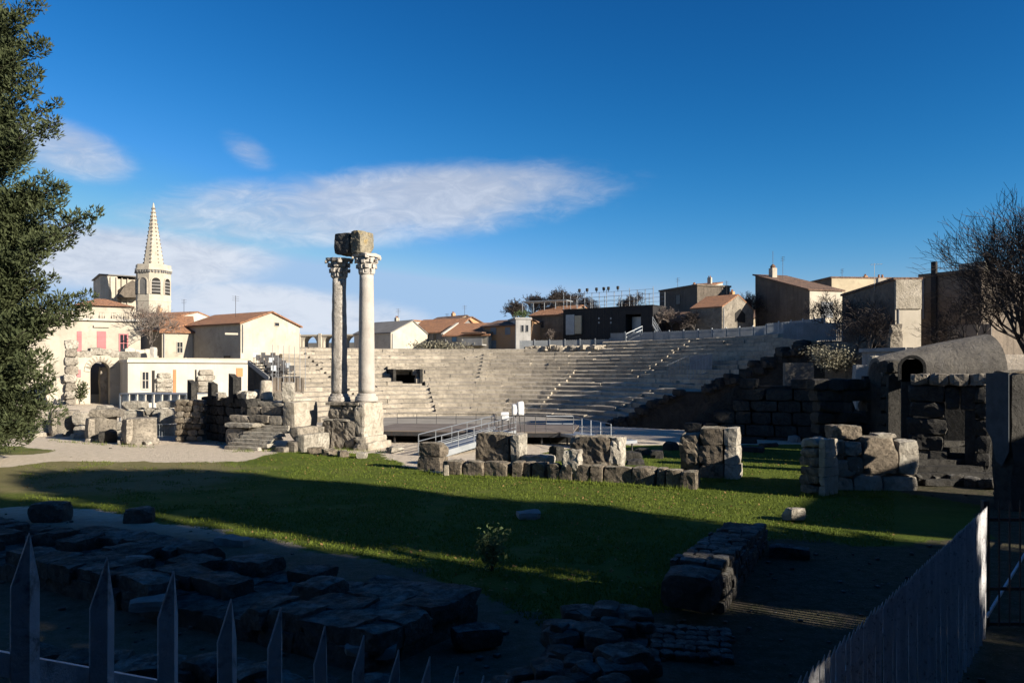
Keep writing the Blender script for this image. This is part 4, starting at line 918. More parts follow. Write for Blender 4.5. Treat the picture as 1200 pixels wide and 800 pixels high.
# gabled barn and small house behind the terrace
bf = Fac(282, 96, 351, 103.3, 2.0); zt = bf.z(282, 379); zr = bf.z(316, 366)
bn = gable_house('gabled_house', 'big plain house with pale sunlit gable and tiled roof behind the terrace', bf, 11.5, zt, zr, 'plaster', 'tile', zbase=-1)
window(bn, bf, 322, 327, 378, 382, 'plaster', 'glass', False, .06)
sd = MB()
for k, (y0, y1, z0, z1, nm) in enumerate(((2.0, 3.3, 0, 3.6, 'door'), (5.3, 6.3, 1.0, 3.4, 'window'), (8.2, 9.2, 1.0, 3.2, 'window'))): MB().box(-.05, .02, y0, y1, z0+1, z1+1).build(nm, 'glass', bn)
hf = Fac(190, 100, 226, 101.5, 2.0); sh2 = gable_house('small_house', 'small cream house with tiled roof between the bare tree and gabled house', hf, 9, hf.z(208, 389), hf.z(208, 369), 'plaster', 'tile', ridge='x', zbase=-1)
window(sh2, hf, 208, 214, 401, 413, 'plasterwhite', 'glass')
hf = Fac(164, 104, 192, 100.5, 2.0); gable_house('small_house', 'grey shaded house wall behind the bare tree', hf, 6, hf.z(180, 388), hf.z(180, 381), 'plastergrey', 'tile', ridge='x', zbase=-1)
hf = Fac(212, 112, 250, 118, 2.0); gable_house('small_house', 'house whose white gable edge rises behind the small cream house', hf, 10, hf.z(230, 372), hf.z(240, 367), 'plasterwhite', 'tile', ridge='y', zbase=-1, over=.1)

# ------------------------------------------------------------------ church
tw = at(180, 0, 140); ch = thing('church_tower', 'octagonal pale bell tower with tall crocketed stone spire', 'church tower', (tw.x, 140, 0)); S = 140/F
rt = 19.3*S; zc = HC+(HZ-318)*S; za = HC+(HZ-238)*S; zlow = HC+(HZ-352)*S
def octo(m, r, z0, z1, r1=None, off=22.5):
    r1 = r if r1 is None else r1; q = [math.radians(off+45*i) for i in range(8)]
    return m.add([(r*math.cos(a), r*math.sin(a), z0) for a in q]+[(r1*math.cos(a), r1*math.sin(a), z1) for a in q], [(i, (i+1) % 8, 8+(i+1) % 8, 8+i) for i in range(8)]+[tuple(range(7, -1, -1)), tuple(range(8, 16))])
octo(MB(), rt, 0, zc, off=10).build('belfry', 'plaster', ch); octo(octo(MB(), rt*1.07, zc, zc+.35, off=10), rt*1.02, zlow-.3, zlow+.1, off=10).build('cornice', 'plaster', ch)
octo(MB(), rt*1.02, zc+.35, zc+1.0, off=10).build('parapet', 'plaster', ch)
spire = octo(MB(), rt*.62, zc+.4, za, .08, off=10).build('spire', 'plaster', ch)
for e_ in range(8):
    a = math.radians(10+45*e_)
    for k in range(16):
        t = (k+.5)/17; r = rt*.62*(1-t)+.08*t
        MB().rough((r*math.cos(a), r*math.sin(a), zc+.4+(za-zc-.4)*t), (.2, .2, .24), k, 1, .03, a).build('crocket', 'ruin', spire) if e_ in (4, 5, 6, 7, 0) else None
for f_ in range(8):
    a = math.radians(10+22.5+45*f_); r = rt*math.cos(math.radians(22.5))
    if math.sin(a) > .5: continue
    zb_, zs_ = HC+(HZ-346)*S, HC+(HZ-332)*S
    m = MB(); w = .72; n = 8
    m.prism([(-w, zb_), (w, zb_)]+[(w*math.cos(math.pi*i/n), zs_+w*math.sin(math.pi*i/n)) for i in range(n+1)], -.06, .05)
    lou = a > math.radians(280) or a < math.radians(230) and a > math.radians(180)
    o = m.build('belfry_window' if lou else 'blind_arch', 'dark' if lou else 'plastergrey', ch); o.rotation_euler = (0, 0, a+math.pi/2); o.location = (r*math.cos(a), r*math.sin(a), 0)
    fr = MB(); 
    for i in range(n):
        t0, t1 = math.pi*i/n, math.pi*(i+1)/n
        fr.prism([(w*math.cos(t0), zs_+w*math.sin(t0)), ((w+.2)*math.cos(t0), zs_+(w+.2)*math.sin(t0)), ((w+.2)*math.cos(t1), zs_+(w+.2)*math.sin(t1)), (w*math.cos(t1), zs_+w*math.sin(t1))], -.15, .05)
    fr.box(-w-.2, -w, -.15, .05, zb_, zs_); fr.box(w, w+.2, -.15, .05, zb_, zs_); fr.build('frame', 'plaster', o)
    if lou:
        for k in range(4): MB().box(-w, w, -.12, -.05, zb_+.35+k*.55, zb_+.6+k*.55).build('louvre', 'plastergrey', o)
    for k in range(5): c = MB().rough((-1.0+k*.5, -.1, zc-.25), (.26, .3, .4), k, 1, .03); q = c.build('bracket', 'plastergrey', ch); q.rotation_euler = (0, 0, a+math.pi/2); q.location = (r*math.cos(a), r*math.sin(a), 0)
nf = Fac(118, 148, 163, 151.6, 4); nv = thing('church_nave', 'tall pale church nave with dark sloping roof beside the bell tower', 'church', nf.loc(), nf.rz)
MB().prism([(0, -3), (nf.L*.42, -3), (nf.L*.42, nf.z(136, 323.5)), (0, nf.z(120, 323))], 0, 12).build('wall', 'plaster', nv)
MB().box(nf.L*.425, nf.L, .8, 12, -3, nf.z(150, 327)).build('wall', 'plaster', nv)
MB().prism([(nf.L*.4, nf.z(137, 349)), (nf.L, nf.z(162, 349)), (nf.L, nf.z(162, 334)), (nf.L*.8, nf.z(155, 329)), (nf.L*.62, nf.z(147, 334))], -1.5, .75).build('lean_to_roof', 'plasterdark', nv)
for k in range(4): MB().box(nf.L*(.25+k*.15), nf.L*(.28+k*.15), -.3 if k < 2 else .5, .82, 0, nf.z(140, 325)).build('buttress', 'plaster', nv)
MB().box(-.3, nf.L+.2, -.3, 12.2, nf.z(136, 323.5)+.05, nf.z(136, 322)).build('cornice', 'plastergrey', nv)
# ------------------------------------------------------------------ amphitheatre arcade far behind
ff = Fac(330, 168, 530, 160, 4); am = thing('amphitheatre_wall', 'pale arcaded ring wall with round arches showing above the seat tiers', 'arcade', ff.loc(), ff.rz)
zt = ff.z(430, 393); zs_ = ff.z(430, 402); holes = []
for k in range(7): c = ff.p(363+k*24.6, 0)[0]; holes.append((c-1.6, c+1.6, zs_, ff.z(430, 412)))
MB().archwall(0, ff.L, 0, zt, 0, 2.5, holes).build('wall', 'plaster', am); MB().box(-.1, ff.L+.1, -.2, 2.6, zt, zt+.3).build('coping', 'plaster', am)
MB().box(0, ff.L, 6, 6.5, 0, zt-1.2).build('inner_wall', 'plastergrey', am)
for k in range(8): c = ff.p(350.7+k*24.6, 0)[0]; MB().box(c-.35, c+.35, -.3, -.003, 0, zt+.5).build('pilaster', 'plaster', am)

# ------------------------------------------------------------------ town houses behind the tiers
Z = 5.5
def H(name, label, f5, D, ye, yr, wall, roof='tile', ridge='x', xref=None, **kw):
    fc = Fac(*f5, Z); x = xref or (f5[0]+f5[2])/2
    h = gable_house(name, label, fc, D, fc.z(x, ye), fc.z(x, yr), wall, roof, ridge=ridge, zbase=-1, **kw)
    return h, fc
H('town_house', 'grey house with plain sunlit gable above the pale arcade', (458, 124, 501, 130), 9, 391, 376, 'plaster', 'plastergrey', 'y', rx=.58, over=.15)
H('town_house', 'narrow white block behind the plain grey gable', (484, 138, 507, 141), 6, 377, 376, 'plasterwhite', 'tile', 'flat')
h, fc = H('town_house', 'long tiled house with grey shaded front and two small windows', (480, 132, 531, 128), 9, 389.5, 373, 'plastergrey')
window(h, fc, 489, 492, 392, 400, 'greyshutter', 'glass', False); window(h, fc, 508, 512, 391, 399, 'greyshutter', 'glass', False)
H('town_house', 'upper brick coloured house rising behind the long tiled roof', (499, 142, 533, 138), 9, 380, 371, 'plasterorange', 'tilebrown')
H('town_house', 'ochre topped house with small dark roof behind the tiled roofs', (531, 140, 561, 144), 8, 378, 370, 'plasterochre', 'tilebrown', 'y')
h, fc = H('town_house', 'low house with broad sunny tiled roof and white gable edge', (521, 125, 573, 122), 10, 393, 377.5, 'plaster')
MB().add([(-.45, -.35, fc.z(530, 392)), (-.05, -.35, fc.z(530, 392)), (-.05, 5, fc.z(530, 377)), (-.45, 5, fc.z(530, 377)), (-.45, -.35, fc.z(530, 390.5)), (-.05, -.35, fc.z(530, 390.5)), (-.05, 5, fc.z(530, 375.5)), (-.45, 5, fc.z(530, 375.5))], [(3,2,1,0),(4,5,6,7),(0,1,5,4),(1,2,6,5),(2,3,7,6),(3,0,4,7)]).build('gable_edge', 'plasterwhite', h)
window(h, fc, 530, 535, 395, 400, 'greyshutter', 'blueshutter', False)
(a, za), (b, zb) = fc.p(546, 397), fc.p(570, 405); k = MB().box(a, b, -1.6, -.01, zb, zb+.2); k.box(a, b, -1.6, -1.5, zb+.203, za); k.build('balcony', 'concrete', h); MB().box(a, b, -1.7, -.02, fc.z(560, 391), fc.z(560, 389.5)).build('awning', 'tilebrown', h)
h, fc = H('town_house', 'orange and pink washed house with grey shutters', (566, 124, 604, 120), 8, 382, 374, 'plasterorange', 'tilebrown')
(a, za), (b, zb) = fc.p(566.5, 396), fc.p(572, 408); MB().box(a, b, -.04, -.003, zb, za).build('pink_render', 'pinkwash', h)
for q in ((575, 581.5, 383.5, 392), (592, 598, 383.5, 392), (575, 581.5, 399, 408)): panel(h, fc, *q, 'greyshutter')
h, fc = H('stair_turret', 'slim pale grey square turret with paired dark windows', (604.5, 119.5, 622, 120), 5, 374, 373, 'concrete', 'concrete', 'flat')
window(h, fc, 610.8, 613.6, 381, 388.5, 'concrete', 'glass', False, .05); window(h, fc, 616.2, 619, 381, 388.5, 'concrete', 'glass', False, .05); panel(h, fc, 613, 619.5, 399, 406.5, 'greyshutter')
h, fc = H('town_house', 'brown walled house with tiled roof left of the black booth', (622, 126, 663, 122), 9, 369.5, 357.5, 'plasterdark')
window(h, fc, 634, 637.5, 376, 384, 'plastergrey', 'glass', False)
cp = Fac(612, 129, 664, 126, Z); t = thing('metal_canopy', 'thin pale metal canopy above the tiled roof', 'canopy', cp.loc(), cp.rz); z_ = cp.z(640, 353)
MB().box(0, cp.L, 0, 3, z_, z_+.15).build('roof', 'galv', t)
for k in range(5): MB().tube((cp.L*k/4, .1, z_-3.5), (cp.L*k/4, .1, z_-.003), .06, n=5).build('post', 'galv', t)
# control booth
kf = Fac(660, 121, 765, 112, 7.6); bt = thing('control_booth', 'long black control booth standing above the tiers', 'booth', kf.loc(), kf.rz); zt = kf.z(765, 358); L = kf.L
x1, x2 = kf.p(733, 0)[0], kf.p(751, 0)[0]; zw = kf.z(742, 368)
m = MB(); m.box(0, x1, 0, 4, 0, zt); m.box(x2, L, 0, 4, 0, zt); m.box(x1, x2, 0, 4, zw, zt); m.box(x1, x2, 3, 4, 0, zw); m.build('wall', 'blackpanel', bt)
MB().box(-.1, L+.1, -.1, 4.1, zt, zt+.12).build('roof', 'blackpanel', bt)
for k in range(1, 9): MB().box(x1*k/9-.03, x1*k/9+.03, -.04, -.003, .2, zt-.2).build('batten', 'iron', bt)
MB().box(x1+.3, x2-.5, 1.4, 1.5, 0, zw-.3).build('door', 'steel', bt)
(a, za), (b, zb) = kf.p(664, 369), kf.p(674, 392); MB().box(a, b, -.25, -.005, zb, za).build('shutter_panel', 'steel', bt)
(a, za), (b, zb) = kf.p(674.5, 370), kf.p(682, 391); MB().box(a, b, -.3, -.005, zb, za).build('notice_panel', 'plasterochre', bt)
for k, px in enumerate((702, 716)):
    for y_ in (373, 378): a, z_ = kf.p(px, y_); MB().box(a-.12, a+.12, -.08, -.005, z_-.12, z_+.12).build('socket', 'steel', bt)
rl = thing('roof_railing', 'tall pale scaffold railing on the roof of the black booth', 'railing', kf.loc(), kf.rz)
for k in range(13): 
    hgt = 2.4 if k % 3 else 2.7; MB().tube((L*k/12, .1, zt+.12), (L*k/12, .1, zt+hgt), .05, n=5).build('post', 'galv', rl); 
    if k % 2 == 0: MB().tube((L*k/12, 3.8, zt+.12), (L*k/12, 3.8, zt+2.2), .05, n=5).build('post', 'galv', rl)
for q in (1.0, 1.7, 2.35): MB().tube((0, .1, zt+q), (L, .1, zt+q), .028, n=4).build('rail', 'galv', rl); MB().tube((0, 3.8, zt+q*.9), (L, 3.8, zt+q*.9), .028, n=4).build('rail', 'galv', rl)
for k, px in enumerate((679, 688, 699, 707.5, 713, 724)):
    a, z_ = kf.p(px, 341); q = kf.d.normalized(); p = kf.A+q*a
    lt = thing('stage_light', 'small black stage light clamped to the booth roof railing', 'stage light', (p.x, p.y, 7.6+zt+2.35), kf.rz, 'stage lights on the booth railing')
    MB().lathe([(.12, .25), (.2, .3), (.22, .7), (.1, .75)], 8).build('body', 'blackpanel', lt); MB().tube((0, 0, 0), (0, 0, .3), .05, n=5).build('clamp', 'blackpanel', lt)
for nm, xa, xb, ya, yb_, lab in (('a', 752, 733, 391, 400, 'pale steel steps leading up to the booth doorway'), ('b', 764, 775, 380, 399, 'pale steel steps at the end of the black booth')):
    D = 112.5 if nm == 'a' else 112; A, B = at(xa, ya, D), at(xb, yb_, D-(1 if nm == 'a' else .4)); st = thing('steel_steps', lab, 'steps', B, 0); d = A-B
    for sy in (-.5, .5):
        MB().bar((0, sy, 0), (d.x, d.y+sy, d.z), .14).build('stringer', 'galv', st)
        m = MB()
        for q in (.55, 1.05): m.tube((0, sy, q), (d.x, d.y+sy, d.z+q), .05, n=4)
        for t_ in (0, .5, 1): m.tube((d.x*t_, d.y*t_+sy, d.z*t_), (d.x*t_, d.y*t_+sy, d.z*t_+1.05), .05, n=4)
        m.build('handrail', 'galv', st)
    for k in range(6): t_ = (k+.5)/6; MB().box(d.x*t_-.14, d.x*t_+.14, d.y*t_-.5, d.y*t_+.5, d.z*t_-.03, d.z*t_+.03).build('tread', 'galv', st)
# houses right of the booth
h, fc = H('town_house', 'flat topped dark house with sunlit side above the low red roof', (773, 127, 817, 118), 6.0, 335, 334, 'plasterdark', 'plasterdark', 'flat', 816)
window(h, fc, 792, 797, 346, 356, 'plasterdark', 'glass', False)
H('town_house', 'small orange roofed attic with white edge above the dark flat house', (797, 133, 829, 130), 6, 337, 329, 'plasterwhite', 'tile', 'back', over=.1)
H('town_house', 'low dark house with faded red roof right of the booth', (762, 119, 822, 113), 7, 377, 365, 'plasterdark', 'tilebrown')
H('town_house', 'house with small patchy tiled roof behind the stone gable', (832, 125, 868, 129), 8, 358, 344, 'plasterochre', 'tile')
h, fc = H('stone_gable_house', 'old pale stone gable with dark gaping opening by a bare tree', (846, 108, 883, 114), 5, 362, 346, 'ruin', 'tile', 'y', over=.05)
(a, za), (b, zb) = fc.p(861, 361), fc.p(873, 378); MB().prism([(a, zb), (b, zb), (b, za-.7), ((a+b)/2, za), (a, za-.7)], -.05, .05).build('opening', 'dark', h)
h, fc = H('tall_house', 'tall house with blank dark side wall and chimney above the fence', (885, 118, 948, 106), 5.2, 323, 339.5, 'plasterdark', 'tilebrown', 'mono'); 
h.children[0].data = MB().prism([(0, -1), (fc.L, -1), (fc.L, fc.z(948, 340)), (0, fc.z(885, 323))], 0, 5.2).mesh('wall'); h.children[0].data.materials.append(MATS['plasterdark'])
za, zb = fc.z(885, 323), fc.z(948, 340); h.children[1].data = MB().prism([(-.3, za+.05), (fc.L+.3, zb-.05), (fc.L+.3, zb+.13), (-.3, za+.25)], -.3, 5.5).mesh('roof'); h.children[1].data.materials.append(MATS['tilebrown'])
MB().box(fc.L, fc.L+.12, .02, 5.18, -1, zb-.06).build('side_render', 'plaster', h); m = MB().box(fc.L+.12, fc.L+.2, 1.8, 3.6, zb-3.6, zb-1.5); m.build('window', 'greyshutter', h)  # pale skin paints the sunlit face; dark wall colour carries the shade
MB().box(1.6, 2.5, 1.2, 2.0, za-.5, za+.9).build('chimney', 'plaster', h); MB().lathe([(.35, za+.9), (.4, za+1.2), (.1, za+1.5)], 8, (2.05, 1.6)).build('chimney_cap', 'tilebrown', h)
MB().tube((2.05, 1.6, za+1.4), (2.05, 1.6, za+3.4), .03, n=4).build('aerial', 'iron', h)
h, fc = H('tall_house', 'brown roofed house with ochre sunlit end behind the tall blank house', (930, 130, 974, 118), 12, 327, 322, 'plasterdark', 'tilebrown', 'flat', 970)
MB().box(fc.L, fc.L+.1, .02, 11.98, -1, fc.z(970, 327)-.02).build('end_render', 'plasterochre', h)  # ochre skin for the sunlit end; dark body colour carries the shade
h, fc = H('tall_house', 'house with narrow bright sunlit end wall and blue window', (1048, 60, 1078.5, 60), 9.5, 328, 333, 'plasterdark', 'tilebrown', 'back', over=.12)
MB().box(.01, fc.L-.01, -.1, -.003, -1, fc.z(1060, 329.5)).build('end_render', 'plaster', h); (a, za), (b, zb) = fc.p(1048, 328), fc.p(1078, 362)  # pale skin paints the sunlit end of a house coloured dark for shade
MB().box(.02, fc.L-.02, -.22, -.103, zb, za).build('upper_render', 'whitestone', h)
f3 = Fac(1048, 59.85, 1078.5, 59.85, Z); window(h, f3, 1064.5, 1070, 367.5, 380, 'plaster', 'blueshutter', False, .07)
MB().rough((-.1, -.3, 1.4), (.9, .6, 2.6), 3, 5, .2).build('corner_rubble', 'ruin', h)
ta = MB().tube((-.6, 2, 5.5), (-.6, 2, 7.6), .02, n=4); ta.tube((-.9, 2, 7.5), (.0, 2, 7.55), .015, n=4)
for k in range(5): ta.tube((-.85+k*.2, 1.8, 7.52), (-.85+k*.2, 2.2, 7.52), .01, n=4)
ta.build('aerial', 'galv', h)
h, fc = H('tall_house', 'brown shaded house wall behind the branches of the big bare tree', (1079, 67, 1150, 63), 8, 322, 321, 'plasterdark', 'plasterdark', 'flat', 1110)
MB().box(1.0, 1.4, -.3, -.003, -1, fc.z(1079, 320)+.8).build('flue', 'blackpanel', h); MB().box(3, 5, .2, 1.5, fc.z(1110, 322), fc.z(1110, 322)+.8).build('roof_block', 'plaster', h)
MB().box(2.2, 5.6, -.05, -.003, -1, fc.z(1100, 382)).build('lower_render', 'plastergrey', h)  # greyer patch paints light low on the wall, brown body its shade
H('garden_wall', 'stained wall below the brown shaded house', (1010, 56, 1060, 53), .5, 412, 411, 'concrete', 'concrete', 'flat', cat='wall')

# small lived-in details on the skyline: gutters, chimneys, windows
H('town_house', 'long plain house far behind the old stone gable', (838, 170, 1010, 172), 8, 372, 362, 'plasterochre', 'tilebrown')
DR = random.Random(77)
for h in [o for o in bpy.data.objects if o.name.split('.')[0] in ('town_house', 'tall_house', 'small_house', 'gabled_house', 'stone_gable_house')]:
    w = [c for c in h.children if c.name.startswith('wall')][0]; xs_ = [v.co.x for v in w.data.vertices]; zs_ = [v.co.z for v in w.data.vertices]; ys_ = [v.co.y for v in w.data.vertices]
    L, D_, zt_ = max(xs_), max(ys_), max(zs_); ze = min(z for z in zs_ if z > 2)
    if DR.random() < .75 and 'tall house with blank' not in h['label']:
        x, y = L*DR.uniform(.2, .8), D_*DR.uniform(.3, .7); MB().box(x, x+.65, y, y+.5, ze-.6, zt_+.8).build('chimney', DR.choice(('plaster', 'plasterorange', 'concrete')), h)
        for q in (.2, .55): MB().lathe([(.1, zt_+.8), (.08, zt_+1.1)], 8, (x+q*.8, y+.25)).build('chimney_pot', 'tile', h)
    if DR.random() < .6: x = L*DR.uniform(.1, .9); m = MB().tube((x, D_*.4, ze-.2), (x, D_*.4, zt_+2.2), .03, n=4); [m.tube((x-.5, D_*.4, zt_+1.6+q*.25), (x+.5, D_*.4, zt_+1.6+q*.25), .02, n=4) for q in range(3)]; m.build('aerial', 'iron', h)
    MB().tube((.25, -.12, ze-3.5), (.25, -.12, ze-.1), .06, n=6).build('downpipe', 'greyshutter', h)
# ------------------------------------------------------------------ trees
def conifer(name, label, base, H, tips, Rmax, nb, seed, m='conifer', dens=1.0, zlow=1.0, leaf=1.0, fill=(1.15, .5), notch=None):
    """evergreen with upswept boughs; each bough carries ragged clumps of small sprays"""
    t = thing(name, label, 'tree', base); rs = np.random.RandomState(seed); R = random.Random(seed)
    tr = MB(); pr = Vector((0, 0, -.2))
    for k in range(8):
        q = Vector((.25*math.sin(k*1.3), .2*math.cos(k*1.1), H*.95*(k+1)/8)); tr.tube(pr, q, .55*(1-k/8)+.06, .55*(1-(k+1)/8)+.05, 9); pr = q
    tr.build('trunk', 'bark', t, True)
    limbs = MB(); C = []; 
    def bough(a, b, r0, r1, n):
        a, b = Vector(a), Vector(b); mid = a.lerp(b, .55)-Vector((0, 0, (b-a).length*.10))
        limbs.tube(a, mid, .10, .06, 5); limbs.tube(mid, b, .06, .015, 4)
        for k in range(n):
            s = .22+.78*(k+R.random()*.6)/n; p = (a.lerp(mid, s/.55) if s < .55 else mid.lerp(b, (s-.55)/.45))
            rad = r0+(r1-r0)*s; C.append((p+Vector((R.uniform(-1, 1), R.uniform(-1, 1), R.uniform(-.6, .8)))*rad*.5, rad*R.uniform(.7, 1.15)))
    for (tx, ty, tz, w) in tips: bough((0, 0, max(zlow, tz-1.8)), (tx, ty, tz), 1.45*w, .45*w, 11)
    for k in range(nb):
        zf = R.random(); z = zlow+(H-zlow)*zf; z += 1.9 if notch and abs(z-notch) < .95 else 0; rr_ = Rmax(zf)*R.uniform(.6, 1.0); a = R.uniform(0, 6.283)
        bough((0, 0, max(.5, z-1.6)), (rr_*math.cos(a), rr_*math.sin(a), z), fill[0], fill[1], 6)
    limbs.build('limbs', 'bark', t)
    Vs = []
    for p, r in C:
        n = int(360*r*r*dens)+25; d = rs.normal(size=(n, 3)); d /= np.linalg.norm(d, axis=1)[:, None]
        rad = r*(.35+.75*rs.rand(n)**.6); d[:, 2] *= .8; c = np.array(p)+d*rad[:, None]
        up = d*.9+np.array([0, 0, .7])+rs.normal(size=(n, 3))*.35; up /= np.linalg.norm(up, axis=1)[:, None]
        sd = np.cross(up, rs.normal(size=(n, 3))); sd /= np.linalg.norm(sd, axis=1)[:, None]+1e-9
        ln = leaf*(.10+.2*rs.rand(n)**1.5)[:, None]; wd = leaf*(.022+.04*rs.rand(n))[:, None]
        q = np.empty((n, 4, 3)); q[:, 0] = c-up*ln*.3; q[:, 1] = c+sd*wd+up*ln*.2; q[:, 2] = c+up*ln; q[:, 3] = c-sd*wd+up*ln*.3; Vs.append(q.reshape(-1, 3))
    V = np.concatenate(Vs); me = fast_mesh('crown', V, np.arange(len(V)).reshape(-1, 4)); me.materials.append(MATS[m]); link('crown', me, t)
    return t
TX, TD = -29.0, 41.0
tips = []
for px, py, w in ((58, 8, 1), (62, 40, 1), (48, 72, .9), (52, 98, .8), (74, 112, .7), (80, 138, 1), (66, 152, 1), (20, 176, .7), (66, 202, .8), (80, 206, .6), (88, 230, .9), (118, 240, .8), (110, 256, .8), (100, 246, 1.0), (88, 272, 1.0), (76, 214, 1.0), (72, 296, .9), (70, 318, .9), (104, 338, 1.0), (114, 350, .85), (90, 345, 1.1), (84, 366, .8), (54, 384, .8), (74, 412, .9), (76, 432, .9), (70, 452, .9), (62, 470, .9), (40, 486, .9), (18, 498, .8), (20, 20, 1.1), (15, 60, 1.1), (25, 120, 1.1), (20, 240, 1.2), (40, 260, 1.2), (30, 300, 1.2), (45, 330, 1.2), (30, 360, 1.2), (35, 420, 1.2), (20, 450, 1.1), (40, 220, 1.1)):
    p = at(px-9*w, py+4, 40.4); tips.append((p.x-TX, p.y-TD+random.Random(px*py).uniform(-1.2, 1.0), p.z, w))
conifer('conifer_tree', 'tall dense dark green conifer towering at the left of the ruins', (TX, TD, 0), 27, tips, lambda f: 4.7*(1-.4*f), 150, 3, zlow=2.0, fill=(1.5, .9), notch=15.6)

def bare_tree(name, label, base, H, seed, tw='twig', bk='barkgrey', lean=(0, 0), levels=5, spread=.62, r0=None, group=None, trunk=.28, kids=(4, 4, 4, 4, 3), rmin=.01):
    R = random.Random(seed); t = thing(name, label, 'tree', base, 0, group); tb = MB(); cb = MB(); r0 = r0 or H*.028; rmin = max(rmin, .00023*base[1])
    def grow(p, d, L, r, lv):
        n = 3 if lv < 3 else 2; pts = [p]
        for k in range(n):
            d = (d+Vector((R.gauss(0, .16), R.gauss(0, .16), R.gauss(.03, .10)))).normalized(); q = p+d*(L/n)
            ra, rb = max(rmin, r*(1-.45*k/n)), max(rmin*.7, r*(1-.45*(k+1)/n))
            (tb if lv < 2 else cb).tube(p, q, ra, rb, 7 if lv == 0 else 5 if lv == 1 else 3); p = q; pts.append(p)
        if lv >= levels: return
        for k in range(kids[min(lv, len(kids)-1)]):
            o = pts[-1] if k < 2 else pts[R.randint(max(1, n-1), n)].lerp(pts[-2], R.random()*.8) if lv else pts[-1].lerp(pts[-2], R.random()*.5)
            a = d.orthogonal().normalized(); b = d.cross(a); ph = R.uniform(0, 6.283); sp_ = spread*R.uniform(.55, 1.25)
            nd = (d*math.cos(sp_)+(a*math.cos(ph)+b*math.sin(ph))*math.sin(sp_)); nd.z += .10
            grow(o, nd.normalized(), L*R.uniform(.6, .85), r*.55*R.uniform(.8, 1.1), lv+1)
    grow(Vector((0, 0, -.2)), Vector((lean[0], lean[1], 1)).normalized(), H*trunk, r0, 0)
    tb.build('trunk', bk, t, True); cb.build('crown', tw, t)
    return t
p = at(1212, 430, 47); bare_tree('bare_tree', 'huge dark bare tree with dense twigs at the right of the vault', (p.x+.6, p.y, 1.5), 16.5, 21, 'twig', 'bark', (-.05, 0), 6, .66, .30, kids=(6, 5, 4, 4, 4, 3), trunk=.26, rmin=.012)
p = at(188, 416, 95); bare_tree('bare_tree', 'pale bare tree in front of the cream houses and bell tower', (p.x, p.y, p.z-1), 9.0, 5, 'twigpale', 'barkgrey', (-.05, 0), 5, .7, .16, kids=(5, 4, 4, 4, 3))
for k, (px, py, D, hh, lab) in enumerate(((604, 366, 175, 8, 'small bare round crowned tree first of those above the tiled roofs'), (622, 362, 182, 10, 'bare rounded tree above the thin metal canopy'), (645, 360, 178, 10.5, 'tallest bare rounded tree above the thin metal canopy'), (668, 360, 184, 10, 'bare rounded tree behind the left end of the booth railing'), (690, 360, 170, 7.5, 'bare tree showing through the booth railing'), (748, 358, 165, 8, 'bare tree behind the right end of the booth railing'))):
    p = at(px, py+18, D); bare_tree('bare_tree', lab, p, hh*1.3, 30+k, 'twig', 'barkgrey', (0, 0), 5, .8, .2, trunk=.2, kids=(8, 5, 4, 4, 3))
for k, (px, py, D, hh, lab, tw) in enumerate(((870, 385, 120, 10, 'spindly bare tree behind the old stone gable', 'twig'), (880, 380, 116, 9, 'thin bare tree close to the tall blank house', 'twig'), (835, 385, 112, 6.5, 'low bare bushy tree behind the pale fence', 'twig'), (815, 388, 110, 6, 'twiggy bush behind the pale fence near the booth', 'twig'), (787, 386, 113, 7, 'grey twiggy tree in front of the dark flat house', 'twigpale'), (645, 400, 120, 5.0, 'pale leafless shrub against the brown walled house', 'twigpale'), (970, 402, 67, 8.5, 'bare bushy tree against the dark end of the tall house', 'twig'), (1002, 412, 62, 9, 'bare tangled tree against the long dark house wall', 'twig'), (1025, 422, 57, 7.5, 'low tangled bare tree below the blue window', 'twig'), (1150, 420, 50, 9, 'slender bare tree beside the huge bare tree', 'twig'))):
    p = at(px, py, D); bare_tree('bare_tree', lab, (p.x, p.y, p.z-.6), hh, 50+k, tw, 'barkgrey', (0, 0), 5, .8, .1, trunk=.2, kids=(7, 4, 4, 3, 3))

def leafy(name, label, cat, base, size, n, m, seed, stems=6, lw=.06):
    t = thing(name, label, cat, base); rs = np.random.RandomState(seed); sx, sy, sz = size; st = MB(); R = random.Random(seed); cs = []
    for k in range(stems):
        q = Vector((R.uniform(-sx, sx)*.4, R.uniform(-sy, sy)*.4, sz*R.uniform(.6, 1.0))); st.tube((0, 0, -.05), q*.5+Vector((R.uniform(-.05, .05), 0, 0)), .012, .01, 4); st.tube(q*.5, q, .01, .004, 4); cs += [q, q*.75, q*.5]
    st.build('stems', 'bark', t); c = np.array([tuple(v) for v in cs]); c = c[rs.randint(0, len(c), n)]+rs.normal(size=(n, 3))*np.array([sx, sy, sz])*.13
    u = rs.normal(size=(n, 3)); u /= np.linalg.norm(u, axis=1)[:, None]; s = np.cross(u, rs.normal(size=(n, 3))); s /= np.linalg.norm(s, axis=1)[:, None]+1e-9
    L = lw*(.6+.8*rs.rand(n))[:, None]; q = np.empty((n, 4, 3)); q[:, 0] = c-u*L; q[:, 1] = c+s*L*.5; q[:, 2] = c+u*L; q[:, 3] = c-s*L*.5
    V = q.reshape(-1, 3); V[:, 2] = np.maximum(V[:, 2], .01); me = fast_mesh('foliage', V, np.arange(n*4).reshape(-1, 4)); me.materials.append(MATS[m]); link('foliage', me, t); return t
rs = np.random.RandomState(21); pts = []
while len(pts) < 2600:
    Y = 14+34*rs.rand(); X = (rs.rand()*1.1-.62)*Y
    if lawn_at(X, Y) and noise.noise((X*.35, Y*.35, 11)) > -.1: pts.append((X, Y))
